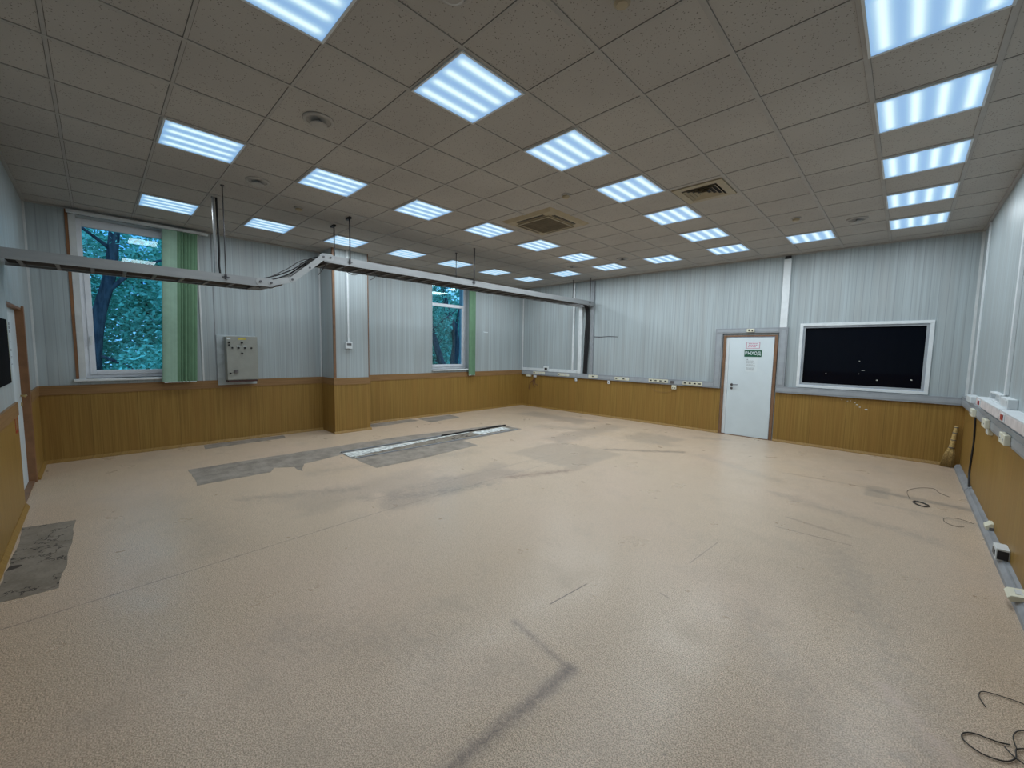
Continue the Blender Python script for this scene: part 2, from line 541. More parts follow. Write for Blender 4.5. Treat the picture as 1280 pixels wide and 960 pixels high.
floor = MB().box(W - .45, RT + .2, LW - .3, DW + .3, -.1, 0).build('floor', M_FLOOR, kind='structure')
ceil_ = MB().box(W - .45, RT + .2, LW - .3, DW + .3, H, H + .1).build('ceiling', M_CEIL, kind='structure')
wall_left = wall_boxes(MB(), 0, W - .45, W, LW - .3, DW + .3, 0, H, [WIN1, WIN2]).build('wall_left', M_WALL, kind='structure')
wall_back = wall_boxes(MB(), 1, DW, DW + .2, W, RT + .2, 0, H, [DOOR1, BWIN]).build('wall_back', M_WALL, kind='structure')
wall_right = MB().box(RT, RT + .2, LW - .3, DW, 0, H).build('wall_right', M_WALL, kind='structure')
wall_front = wall_boxes(MB(), 1, LW - .2, LW, W, RT, 0, H, [DOOR2]).build('wall_front', M_WALL, kind='structure')
PX, PY0, PY1 = -5.15, 1.51, 2.21
pier = MB().box(W, PX, PY0, PY1, 0, H).build('wall_pier', M_WALL, kind='structure')

# wainscot panelling, cap rail and skirting
def skirt(parent, pts_list):
    pass
WZ, CZ0, CZ1 = .955, .955, 1.085
t = .012
wb = MB().box(W, W + t, LW, PY0, 0, WZ).box(W, W + t, PY1, DW, 0, WZ)
wb.build('wainscot', M_WAIN, wall_left)
MB().box(W, W + .020, LW, PY0, CZ0, CZ1).box(W, W + .020, PY1, DW, CZ0, CZ1).build('cap_rail', M_CAP, wall_left)
MB().box(PX, PX + t, PY0 - t, PY1 + t, 0, WZ).box(W + t, PX, PY0 - t, PY0, 0, WZ).box(W + t, PX, PY1, PY1 + t, 0, WZ).build('wainscot', M_WAIN, pier)
MB().box(PX, PX + .020, PY0 - .02, PY1 + .02, CZ0, CZ1).box(W + .02, PX, PY0 - .020, PY0, CZ0, CZ1).box(W + .02, PX, PY1, PY1 + .020, CZ0, CZ1).build('cap_rail', M_CAP, pier)
MB().box(PX, PX + .006, PY0 - .006, PY0 + .035, CZ1, H).box(PX - .03, PX, PY0 - .006, PY0, CZ1, H).box(PX, PX + .006, PY1 - .012, PY1 + .006, CZ1, H).box(PX - .02, PX, PY1, PY1 + .006, CZ1, H).build('corner_trim', M_BROWN2, pier)
MB().box(W, -.045, DW - t, DW, 0, WZ).box(.945, RT, DW - t, DW, 0, WZ).build('wainscot', M_WAIN, wall_back)
MB().box(RT - t, RT, LW, DW, 0, WZ).build('wainscot', M_WAIN, wall_right)
MB().box(W, DOOR2[0] - .06, LW, LW + t, 0, WZ).box(DOOR2[1] + .0, RT, LW, LW + t, 0, WZ).build('wainscot', M_WAIN, wall_front)
MB().box(W, DOOR2[0] - .06, LW, LW + .02, CZ0, CZ1).box(DOOR2[1] + .0, RT, LW, LW + .02, CZ0, CZ1).build('cap_rail', M_CAP, wall_front)
def tri(a0, a1, face, axis, sgn, mb):
    d = .028
    pr = [(face, 0), (face + sgn * d, 0), (face + sgn * d, .008), (face + sgn * .006, .045), (face, .045)]
    if axis == 'y': mb.prism_y(pr, a0, a1)
    else: mb.prism_x(pr, a0, a1)
    return mb
mb = MB(); tri(LW, PY0 - t, W + t, 'y', 1, mb); tri(PY1 + t, DW, W + t, 'y', 1, mb); tri(PY0 - t - .02, PY1 + t + .02, PX + t, 'y', 1, mb)
mb.build('baseboard_left', M_WAIN, kind='structure')
mb = MB(); tri(W, -.045, DW - t, 'x', -1, mb); tri(.945, RT, DW - t, 'x', -1, mb); mb.build('baseboard_back', M_WAIN, kind='structure')
mb = MB(); tri(W, DOOR2[0] - .06, LW + t, 'x', 1, mb); tri(DOOR2[1], RT, LW + t, 'x', 1, mb); mb.build('baseboard_front', M_WAIN, kind='structure')

# ceiling grid bars and wall angles
mb = MB()
for k in range(-9, 6):
    mb.box(k * TILE - .016, k * TILE + .016, LW, DW, H - .006, H)
for k in range(-3, 13):
    mb.box(W, RT, k * TILE - .010, k * TILE + .010, H - .0045, H)
mb.build('trim_1', M_TBAR, kind='structure')
mb = MB()
a = .030
mb.box(W, W + a, LW, DW, H - .022, H).box(RT - a, RT, LW, DW, H - .022, H).box(W, RT, DW - a, DW, H - .022, H).box(W, RT, LW, LW + a, H - .022, H)
mb.build('trim_2', M_TBAR, kind='structure')
# pale corner strips between the wall panels
mb = MB()
mb.box(W, W + .025, LW, LW + .02, CZ1, H - .022).box(W, W + .02, DW - .03, DW, CZ1, H - .022)
mb.box(RT - .03, RT, DW - .012, DW, 1.08, H - .022).box(W, W + .012, PY0 - .03, PY0 - .006, CZ1, H - .022)
mb.box(W, W + .012, -.44, -.415, CZ1, H - .022)
mb.build('trim_3', M_TRIM, kind='structure')
mb = MB().box(W, W + .010, -1.888, -1.858, CZ1 + .05, H - .022)
mb.build('trim_4', M_BROWN, kind='structure')
mb = MB().box(W, W + .006, -.248, -.236, CZ1, H - .022)
mb.build('trim_5', M_FLOORDUCT, kind='structure')
# a long torn scratch and pale flecks on the back wall
pts = [(-3.32, 2.084), (-3.0, 2.072), (-2.75, 2.082), (-2.51, 2.068), (-2.51, 2.052), (-2.8, 2.062), (-3.05, 2.050), (-3.30, 2.066)]
MB().prism_y(pts, DW - .003, DW + .001).build('scratch', M_ROD, wall_back)
mb = MB()
for fx, fz, fw in ((2.13, .872, .03), (2.16, .84, .035), (2.20, .80, .03), (2.285, .77, .045), (1.95, .905, .02), (2.03, .89, .018), (2.07, .9, .02)):
    pts = [(fx + fw * .6 * random.uniform(.5, 1) * math.cos(q), fz + fw * .3 * random.uniform(.4, 1) * math.sin(q)) for q in [j * 1.047 for j in range(6)]]
    mb.prism_y(pts, DW - t - .002, DW - t + .001)
mb.build('paint_chip', M_PAPER, wall_back)

# ------------------------------------------------------------------ windows onto the garden
def garden_window(name, win, handle):
    y0, y1, z0, z1 = win
    xf, xb = W - .18, W - .25
    root = MB().box(xb, xf, y0, y0 + .065, z0, z1).box(xb, xf, y1 - .065, y1, z0, z1).box(xb, xf, y0 + .065, y1 - .065, z0, z0 + .06) \
        .box(xb, xf, y0 + .065, y1 - .065, z1 - .11, z1).build(name, M_UPVC, kind='structure', bev=.004)
    zt = 2.80
    MB().box(xb, xf, y0 + .065, y1 - .065, zt, zt + .05).build('transom', M_UPVC, root, bev=.004)
    sx0, sx1 = xf - .05, xf + .012
    a0, a1, b0, b1 = y0 + .055, y1 - .055, z0 + .05, zt + .01
    MB().box(sx0, sx1, a0, a0 + .065, b0, b1).box(sx0, sx1, a1 - .065, a1, b0, b1).box(sx0, sx1, a0 + .065, a1 - .065, b0, b0 + .065) \
        .box(sx0, sx1, a0 + .065, a1 - .065, b1 - .04, b1).build('sash', M_UPVC, root, bev=.005)
    MB().box(xf - .035, xf - .030, a0 + .06, a1 - .06, b0 + .06, b1 - .035).build('pane', M_GLASS, root)
    MB().box(xf - .035, xf - .030, y0 + .06, y1 - .06, zt + .045, z1 - .10).build('pane', M_GLASS, root)
    MB().box(xf, W + .06, y0 - (.11 if handle else .02), y1 + .03, z0 - .035, z0).build('window_sill', M_WHITE, root, bev=.006)
    if handle:
        hy = a0 + .03
        MB().box(sx1, sx1 + .012, hy - .014, hy + .014, 1.72, 1.79).box(sx1 + .012, sx1 + .035, hy - .008, hy + .008, 1.755, 1.775).box(sx1 + .03, sx1 + .045, hy - .009, hy + .009, 1.66, 1.775).build('window_handle', M_WHITE, root, bev=.003)
    # facing strips over the wall edge
    if handle:
        MB().box(W, W + .008, y0 - .055, y0 + .012, z0, z1).box(W - .18, W, y0, y0 + .012, z0, z1).build('jamb_strip', M_TRIM, root)
    return root
garden_window('window_1', WIN1, True)
garden_window('window_2', WIN2, False)

def blind(loc, label, y0, y1, z0, z1, n, pale):
    root = thing('vertical_blind', label, 'blind', loc, 'green vertical blinds')
    x = loc[0]
    for k in range(n):
        yc = y0 + (y1 - y0) * (k + .5) / n
        ang = math.radians(random.uniform(35, 70)) * (1 if k % 2 else 1)
        if k < pale: ang = math.radians(84)
        w = .058 if k < pale else .045
        dx, dy = math.cos(ang), math.sin(ang)
        drift = -.09 if n > 6 else 0.0
        mb = MB(); seg = 6
        vs = []; fs = []
        for j in range(seg + 1):
            q = (j / seg - .5) * 2
            bow = .008 * (1 - q * q)
            for zz, dd in ((z1, 0.0), (z0, drift)):
                vs.append((x + q * w * dx + bow * dy, yc + dd + q * w * dy - bow * dx, zz))
        for j in range(seg):
            fs.append((2 * j, 2 * j + 1, 2 * j + 3, 2 * j + 2))
        nV = len(vs)
        vs += [(v[0] + .0015, v[1], v[2]) for v in vs]
        fs += [tuple(i + nV for i in f[::-1]) for f in fs]
        for j in (0, seg):
            fs.append((2 * j, 2 * j + 1, 2 * j + 1 + nV, 2 * j + nV))
        mb.add(vs, fs, True)
        s = mb.build('slat', M_GREENBL2 if k < pale else M_GREENBL, root)
        MB().box(x - .02, x + .02, yc + drift - .03, yc + drift + .03, z0 - .012, z0 + .004).build('bottom_weight', M_WHITE, s, bev=.002)
    return root
b1_ = blind((W + .10, -.66, 3.46), 'green vertical blind bunched beside the window with the leaning tree trunk', -.84, -.46, 1.09, 3.46, 9, 3)
MB().box(W + .07, W + .13, -1.87, -.30, 3.465, 3.505).build('head_rail', M_TRIM, b1_, bev=.004)
MB().box(W, W + .07, -1.80, -1.78, 3.47, 3.50).build('bracket', M_TRIM, b1_); MB().box(W, W + .07, -.40, -.38, 3.47, 3.50).build('bracket', M_TRIM, b1_)
b2_ = blind((W + .10, 5.37, 3.46), 'narrow green vertical blind bunched beside the window near the corner socket trunking', 5.30, 5.45, 1.0, 3.46, 5, 0)
MB().box(W + .07, W + .13, 4.2, 5.52, 3.465, 3.505).build('head_rail', M_TRIM, b2_, bev=.004)
MB().box(W, W + .07, 4.3, 4.32, 3.47, 3.50).build('bracket', M_TRIM, b2_); MB().box(W, W + .07, 5.45, 5.47, 3.47, 3.50).build('bracket', M_TRIM, b2_)

# ------------------------------------------------------------------ dark viewing window on the back wall
x0, x1, z0, z1 = 1.265, 3.0, 1.085, 2.262
bw = MB()
f = .05
bw.box(x0, x1, DW - .022, DW, z0, z0 + f).box(x0, x1, DW - .022, DW, z1 - f, z1).box(x0, x0 + f, DW - .022, DW, z0 + f, z1 - f).box(x1 - f, x1, DW - .022, DW, z0 + f, z1 - f)
bw = bw.build('window_3', M_WHITE, kind='structure', bev=.004)
g0, g1, h0, h1 = 1.315, 2.95, 1.135, 2.212
MB().box(g0, g0 + .035, DW, DW + .06, h0, h1).box(g1 - .035, g1, DW, DW + .06, h0, h1).box(g0 + .035, g1 - .035, DW, DW + .06, h0, h0 + .035).box(g0 + .035, g1 - .035, DW, DW + .06, h1 - .035, h1).build('sash', M_DUCTLID, bw, bev=.003)
MB().box(g0 + .03, g1 - .03, DW + .035, DW + .045, h0 + .03, h1 - .03).build('pane', M_BLACKGLASS, bw)
mb = MB()
for fx, fz, fw, fh in ((2.138, 1.592, .018, .012), (1.692, 1.354, .012, .018), (2.385, 1.276, .03, .014), (2.797, 1.308, .028, .016), (2.20, 1.43, .045, .004), (2.148, 1.372, .008, .010)):
    pts = [(fx + fw * .7 * random.uniform(.5, 1) * math.cos(q), fz + .8 * fh * random.uniform(.5, 1) * math.sin(q)) for q in [j * .785 for j in range(8)]]
    mb.prism_y(pts, DW + .0325, DW + .036)
mb.build('pale_fleck', M_FLECK, bw)

# ------------------------------------------------------------------ exit door in the back wall
d1 = MB().box(-.035, .015, DW - .03, DW + .12, 0, 2.06).box(.880, .930, DW - .03, DW + .12, 0, 2.06).box(.015, .875, DW - .03, DW + .12, 2.03, 2.06)
d1.box(.875, .880, DW, DW + .1, 0, 2.06)
d1 = d1.build('door_1', M_BROWN2, kind='structure', bev=.004)
MB().box(.015, .075, DW - .005, DW + .10, 0.02, 2.03).build('jamb_lining', M_WHITE, d1)
leaf = MB().box(.08, .872, DW - .012, DW + .035, .012, 2.025).build('door_leaf', M_DOOR, d1, bev=.003)
MB().box(.015, .875, DW - .03, DW + .12, 0, .012).build('threshold', M_BROWN2, d1)
MB().cyl((.165, DW - .012, 1.05), (.165, DW - .02, 1.05), .026).cyl((.165, DW - .02, 1.05), (.165, DW - .06, 1.05), .009).cyl((.155, DW - .055, 1.05), (.285, DW - .055, 1.055), .009).build('door_handle', M_STEEL, leaf)
MB().cyl((.165, DW - .012, .975), (.165, DW - .021, .975), .024).build('lock_plate', M_STEEL, leaf)
# green exit sign with white letters, the framed notice above it and the printed sheet below
sg = thing('exit_sign', 'green sign with white letters ВЫХОД on the white exit door', 'sign', (.515, DW - .013, 1.695))
MB().box(.365, .668, DW - .017, DW - .012, 1.63, 1.76).build('plate', M_GREENSIGN, sg)
def text_mesh(body, size, depth=.001):
    cu = bpy.data.curves.new('letters', 'FONT'); cu.body = body; cu.size = size; cu.align_x = 'CENTER'; cu.align_y = 'CENTER'; cu.extrude = depth; cu.offset = size * .018
    ob = bpy.data.objects.new('letters', cu); COL.objects.link(ob)
    bpy.context.view_layer.update()
    dg = bpy.context.evaluated_depsgraph_get()
    me = bpy.data.meshes.new_from_object(ob.evaluated_get(dg))
    bpy.data.objects.remove(ob)
    return me
me = text_mesh('ВЫХОД', .095); me.materials.clear(); me.materials.append(M_PAPER)
xs_ = [v.co.x for v in me.vertices]; ys_ = [v.co.y for v in me.vertices]
kx, ky = .272 / (max(xs_) - min(xs_)), .082 / (max(ys_) - min(ys_))
mx_, my_ = (max(xs_) + min(xs_)) / 2, (max(ys_) + min(ys_)) / 2
for v in me.vertices:
    v.co = Vector(((v.co.x - mx_) * kx, -v.co.z - .005, (v.co.y - my_) * ky))
lt = bpy.data.objects.new('lettering', me); COL.objects.link(lt); lt.parent = sg
nt_ = thing('warning_notice', 'small red bordered notice above the green sign on the exit door', 'notice', (.51, DW - .013, 1.86))
MB().box(.385, .635, DW - .0150, DW - .012, 1.79, 1.93).build('sheet', M_PAPER, nt_)
mb = MB().box(.39, .63, DW - .0165, DW - .015, 1.915, 1.925).box(.39, .63, DW - .0165, DW - .015, 1.795, 1.805).box(.39, .40, DW - .0165, DW - .015, 1.805, 1.915).box(.62, .63, DW - .0165, DW - .015, 1.805, 1.915)
mb.build('border', M_REDINK, nt_)
mb = MB()
for r_, (qa, qb) in enumerate(((.43, .59), (.43, .60), (.42, .56))):
    xx = qa
    while xx < qb:
        w = random.uniform(.012, .03); mb.box(xx, min(xx + w, qb), DW - .0160, DW - .015, 1.882 - r_ * .03, 1.898 - r_ * .03); xx += w + .008
mb.build('lettering', M_REDINK, nt_)
sh = thing('printed_sheet', 'white printed sheet of small grey lines below the green door sign', 'paper', (.50, DW - .013, 1.46))
MB().box(.395, .605, DW - .0142, DW - .012, 1.33, 1.60).build('sheet', M_PAPER, sh)
MB().box(.412, .437, DW - .0150, DW - .0142, 1.565, 1.583).build('heading', M_INK, sh)
for p0, p1 in ((0, 4), (5, 8), (9, 13)):
    mb = MB()
    for r_ in range(p0, p1):
        xx = .41; e = .41 + random.choice((.15, .16, .12, .14))
        while xx < e:
            w = random.uniform(.01, .03); mb.box(xx, min(xx + w, e), DW - .0150, DW - .0142, 1.545 - r_ * .0155, 1.552 - r_ * .0155); xx += w + .005
    mb.build('lettering', M_INK, sh)

# ------------------------------------------------------------------ door in the near wall
DY = LW - .05
d2 = MB().box(DOOR2[0] - .055, DOOR2[0] + .03, LW - .12, LW + .018, 0, 2.10).box(DOOR2[0] + .03, DOOR2[1], LW - .12, LW - .002, 2.055, 2.08).box(DOOR2[1] - .02, DOOR2[1], LW - .12, LW - .002, 0, 2.055)
d2 = d2.build('door_2', M_BROWN, kind='structure', bev=.003)
lf2 = MB().box(DOOR2[0] + .03, DOOR2[1] - .02, DY - .04, DY, .02, 2.055).build('door_leaf', M_DOOR, d2, bev=.003)
MB().box(DOOR2[0], DOOR2[1], LW - .12, LW, 0, .02).build('threshold', M_BROWN2, d2)
MB().cyl((-4.64, DY, 1.06), (-4.64, DY + .045, 1.06), .010).cyl((-4.65, DY + .042, 1.06), (-4.53, DY + .042, 1.06), .010).cyl((-4.64, DY, .96), (-4.64, DY + .01, .96), .022).build('door_handle', M_BRASS, lf2)
sh2 = thing('door_notice', 'long paper notice with dark print on the half hidden white door', 'paper', (-4.1, DY, 1.7))
MB().box(-4.25, -3.95, DY, DY + .002, 1.30, 1.98).build('sheet', M_PAPER, sh2)
for zs in ((1.86, 1.82, 1.78), (1.68,), (1.60, 1.585), (1.52, 1.505), (1.44,)):
    mb = MB()
    for zz in zs:
        xx = -4.22
        while xx < -4.0:
            w = random.uniform(.02, .05); mb.box(xx, xx + w, DY + .002, DY + .003, zz, zz + (.03 if zz > 1.75 else .008)); xx += w + .01
    mb.build('lettering', M_INK, sh2)
nb = thing('notice_board', 'black board with yellowed edge on the near wall beside the half hidden door', 'board', (-3.1, LW, 1.6))
MB().box(-3.32, -2.55, LW, LW + .020, 1.30, 1.89).build('panel', M_MATTE, nb, bev=.003)
MB().box(-3.345, -3.32, LW, LW + .018, 1.30, 1.89).build('edge_strip', M_YELLOW, nb)
st = thing('red_sticker', 'small red outlined sticker on wood panelling next to the half hidden door', 'sticker', (-3.75, LW + t, .89))
MB().box(-3.56, -3.38, LW + t, LW + t + .001, .80, .98).build('backing', M_CAP, st)
MB().box(-3.56, -3.38, LW + t + .001, LW + t + .002, .80, .825).box(-3.56, -3.38, LW + t + .001, LW + t + .002, .955, .98).box(-3.56, -3.53, LW + t + .001, LW + t + .002, .825, .955).box(-3.41, -3.38, LW + t + .001, LW + t + .002, .825, .955).build('outline', M_RED, st)

# ------------------------------------------------------------------ ceiling lights
def make_light():
    root = thing('ceiling_light', '', 'ceiling light', (0, 0, H), 'square ceiling light panels')
    q = .293; i = .278
    mb = MB().box(-q, q, -q, -i, H - .016, H).box(-q, q, i, q, H - .016, H).box(-q, -i, -i, i, H - .016, H).box(i, q, -i, i, H - .016, H)
    # geometry is given in world height, the empty sits on the ceiling
    mb.v = [(x, y, z) for x, y, z in mb.v]
    mb.build('frame', M_WHITE, root, bev=.002)
    d = MB().box(-i, i, -i, i, -.012, -.004)
    d.v = [(x, y, z + H) for x, y, z in d.v]
    d.build('diffuser', M_DIFF, root)
    ld = bpy.data.lights.new('lamp', 'AREA'); ld.shape = 'SQUARE'; ld.size = .55; ld.energy = LAMP_W; ld.color = LAMP_COLOR
    global DIM, DIM2
    DIM2 = ld.copy(); DIM2.energy = LAMP_W * .8  # right wall row, dimmed slightly in place of vignetting
    DIM = ld.copy(); DIM.energy = LAMP_W * LAMP_NEAR_DIM
    lo = bpy.data.objects.new('lamp', ld); COL.objects.link(lo); lo.parent = root; lo.location = (0, 0, -.02)
    return root
ORD = ['first', 'second', 'third', 'fourth', 'fifth', 'sixth', 'seventh', 'eighth']
rows = [(0, [10, 8, 6, 4, 2, 0, -2], 'in the row beside the louvred grille'),
        (-4, [10, 8, 6, 4, 2, 0, -2], 'in the row beside the cassette'),
        (-8, [10, 8, 6, 4, 2, 0, -2], 'in the window wall row'),
        (4, [10, 8, 6, 4, 2], 'in the power strip wall row')]
first = make_light(); used = False
def place_light(i, j, label):
    global used
    loc = ((i + .5) * TILE, (j + .5) * TILE, H)
    if not used:
        used = True; first.location = loc; first['label'] = label; r = first
    else:
        r = dup(first, loc, label)
    if j <= 0 or i == 4:
        for c in r.children:
            if c.type == 'LIGHT': c.data = DIM if j <= 2 else DIM2
for i, js, wh in rows:
    for k, j in enumerate(js):
        place_light(i, j, 'lit ceiling panel, ' + ORD[k] + ' from the exit door wall ' + wh)
place_light(2, 10, 'lit single ceiling panel between the exit door and the black window, close to their wall')
place_light(-2, 10, 'lit single ceiling panel near the middle of the exit door wall, between two long rows')
place_light(-6, 10, 'lit single ceiling panel close to where the cable tray ends above the cable drop')

# ------------------------------------------------------------------ air conditioning, vents, detectors
ac = thing('air_conditioning_cassette', 'beige square air conditioning cassette with dark slots set in the ceiling', 'air conditioner', (-1.2, 3.0, H))
c0 = .455
def ring(cx, cy, a, b, z0, z1, mb=None):
    mb = mb or MB()
    return mb.box(cx - a, cx + a, cy - a, cy - b, z0, z1).box(cx - a, cx + a, cy + b, cy + a, z0, z1).box(cx - a, cx - b, cy - b, cy + b, z0, z1).box(cx + b, cx + a, cy - b, cy + b, z0, z1)
fr = MB()
# bevelled face panel: outer rim, then a raised inner part
fr.add([(-1.2 + sx * c0, 3 + sy * c0, H) for sx, sy in ((-1, -1), (1, -1), (1, 1), (-1, 1))] + [(-1.2 + sx * .40, 3 + sy * .40, H - .032) for sx, sy in ((-1, -1), (1, -1), (1, 1), (-1, 1))],
       [(0, 1, 5, 4), (1, 2, 6, 5), (2, 3, 7, 6), (3, 0, 4, 7), (4, 5, 6, 7)])
fr.build('face_panel', M_BEIGE, ac)
gr_ = MB()
for k in range(26):
    yy = 3 - .26 + k * .0208
    gr_.box(-1.2 - .265, -1.2 + .265, yy - .004, yy + .004, H - .046, H - .036)
for k in range(9):
    xx = -1.2 - .26 + k * .065
    gr_.box(xx - .003, xx + .003, 3 - .265, 3 + .265, H - .044, H - .037)
MB().box(-1.2 - .265, -1.2 + .265, 3 - .265, 3 + .265, H - .036, H - .032).build('filter', M_BEIGED, ac)
gr_.build('intake_grille', M_BEIGED, ac)
ring(-1.2, 3.0, .285, .263, H - .05, H - .032).build('grille_frame', M_BEIGE, ac)
for dx, dy, hx, hy in ((0, -.335, .25, .026), (0, .335, .25, .026), (-.335, 0, .026, .25), (.335, 0, .026, .25)):
    s = MB().box(-1.2 + dx - hx, -1.2 + dx + hx, 3 + dy - hy, 3 + dy + hy, H - .034, H - .0315).build('air_slot', M_DARK, ac)
    lx, ly = (hx, .006) if hx > hy else (.006, hy)
    MB().box(-1.2 + dx - lx, -1.2 + dx + lx, 3 + dy - ly, 3 + dy + ly, H - .038, H - .034).build('louvre', M_BEIGED, s)

vg = thing('air_grille', 'beige square louvred air grille set in the ceiling in front of the exit door', 'vent', (.9, 3.33, H))
ring(.9, 3.33, .27, .19, H - .014, H).build('frame', M_BEIGE, vg, bev=.003)
MB().box(.71, 1.09, 3.14, 3.52, H - .004, H - .001).build('duct_opening', M_DARK, vg)
mb = MB()
for k in range(4):
    a = .175 - k * .045; b = a - .012; dz = .010
    for (sx, sy) in ((1, 0), (-1, 0), (0, 1), (0, -1)):
        # sloping louvre blades along each side
        if sx:
            xo, xi = .9 + sx * a, .9 + sx * (b - .010)
            vs = [(xo, 3.33 - a, H - .022), (xo, 3.33 + a, H - .022), (xi, 3.33 + a * .9, H - .004), (xi, 3.33 - a * .9, H - .004)]
        else:
            yo, yi = 3.33 + sy * a, 3.33 + sy * (b - .010)
            vs = [(.9 - a, yo, H - .022), (.9 + a, yo, H - .022), (.9 + a * .9, yi, H - .004), (.9 - a * .9, yi, H - .004)]
        mb.add(vs + [(v[0], v[1], v[2] + .002) for v in vs], [(0, 1, 2, 3), (7, 6, 5, 4), (0, 4, 5, 1), (2, 6, 7, 3), (1, 5, 6, 2), (3, 7, 4, 0)])
mb.build('louvre', M_BEIGE, vg)

def disc_valve(x, y, label):
    r = thing('air_valve', label, 'vent', (x, y, H), 'round ceiling air valves')
    MB().lathe([(.088, 0), (.118, 0), (.120, -.008), (.112, -.014), (.094, -.016), (.088, -.010)], (x, y, H)).build('collar', M_TBAR, r)
    MB().lathe([(.0, -.002), (.088, -.002), (.088, -.003), (.0, -.003)], (x, y, H)).build('throat', M_DARK, r)
    MB().lathe([(.012, -.003), (.012, -.036), (.062, -.038), (.066, -.046), (.05, -.052), (.0, -.054)], (x, y, H)).build('disc', M_TBAR, r)
disc_valve(-.9, -.3, 'round ceiling air valve between the first cable tray rods and the nearest lights')
disc_valve(-2.7, -.3, 'round ceiling air valve above the cable tray just before its bend')
disc_valve(2.1, 5.68, 'round ceiling air valve in front of the black window')
disc_valve(-1.5, 5.78, 'round ceiling air valve near the back wall, beside the light row of the cassette')
disc_valve(-2.72, 5.78, 'round ceiling air valve near the back wall, closer to the cable drop')
disc_valve(.9, -.3, 'round ceiling air valve cut by the top edge of the view')
def detector(x, y, label, mat=None):
    r = thing('smoke_detector', label, 'smoke detector', (x, y, H), 'ceiling smoke detectors')
    MB().lathe([(.055, 0), (.055, -.012), (.048, -.016), (.0, -.016)], (x, y, H), 24).build('base', M_TBAR, r)
    MB().lathe([(.042, -.016), (.044, -.030), (.030, -.042), (.0, -.044)], (x, y, H), 24).build('sensor', M_BEIGE, r)
detector(1.5, 5.1, 'white smoke detector on the ceiling between the exit door and the black window')
detector(-3.3, .33, 'pale smoke detector on the ceiling near the cable tray bend')
detector(1.5, .36, 'smoke detector on the ceiling at the top edge of the view')
detector(-.35, 2.35, 'small detector on the ceiling between the lights and the air conditioning cassette')

# ------------------------------------------------------------------ suspended cable tray
XN, XF = -3.17, -3.69
tr = thing('cable_tray', 'long grey cable tray hung from the ceiling with a raised bend', 'cable tray', (-3.43, 2.5, 2.43))
def rail(x, y0, y1, z0, z1, s, nm='side_rail'):
    # C profile opening inwards (s = direction of the flanges)
    tk = .004; fl = .022
    xs = sorted((x, x + s * tk)); xf = sorted((x + s * tk, x + s * fl))
    return MB().box(xs[0], xs[1], y0, y1, z0, z1).box(xf[0], xf[1], y0, y1, z1 - tk, z1).box(xf[0], xf[1], y0, y1, z0, z0 + tk).build(nm, M_GALV, tr)
ZL0, ZL1, ZH0, ZH1 = 2.432, 2.532, 2.862, 2.966
YA, YB = LW + .004, -.19
YC, YD = .60, 7.38
for x, s in ((XN, -1), (XF, 1)):
    rail(x, YA, YB, ZL0, ZL1, s); rail(x, YC, YD, ZH0, ZH1, s)
def link(x, p, q, hw, s):
    # flat jointed plate with rounded ends in the (y, z) plane
    p = Vector((p[0], p[1])); q = Vector((q[0], q[1])); d = (q - p).normalized(); n = Vector((-d.y, d.x)); pts = []
    base = math.atan2(d.y, d.x)
    for k in range(9):
        a_ = base - math.pi / 2 + math.pi * k / 8; pts.append((q.x + hw * math.cos(a_), q.y + hw * math.sin(a_)))
    for k in range(9):
        a_ = base + math.pi / 2 + math.pi * k / 8; pts.append((p.x + hw * math.cos(a_), p.y + hw * math.sin(a_)))
    xs = sorted((x, x + s * .005))
    return MB().prism_x(pts, xs[0], xs[1]).build('joint_link', M_GALVL, tr)
JT = [(-.19, 2.49), (-.07, 2.487), (.18, 2.562), (.40, 2.75), (.585, 2.925), (.68, 2.93)]
for x, s in ((XN, 1), (XF, -1)):
    link(x, JT[0], JT[1], .050, s)
    link(x + s * .005, JT[1], JT[2], .036, s)
    link(x + s * .010, JT[2], JT[4], .036, s)
    link(x + s * .005, JT[4], JT[5], .050, s)
    for p in JT:
        MB().cyl((x, p[0], p[1]), (x + s * .024, p[0], p[1]), .014, 8, smooth=False).build('bolt', M_ROD, tr)
for k in range(9):
    y = YA + .12 + k * .24
    if y < YB: MB().box(XF + .004, XN - .004, y - .014, y + .014, ZL0 + .004, ZL0 + .018).build('rung', M_GALVD, tr)
for k in range(28):
    y = YC + .1 + k * .245
    MB().box(XF + .004, XN - .004, y - .014, y + .014, ZH0 + .004, ZH0 + .018).build('rung', M_GALVD, tr)
for yy, zz in ((.05, 2.51), (.28, 2.64), (.46, 2.80)):
    MB().box(XF + .004, XN - .004, yy - .014, yy + .014, zz - .03, zz - .018).build('rung', M_GALVD, tr)
MB().box(XF, XN, YD, YD + .006, ZH0, ZH1).build('end_plate', M_GALV, tr)

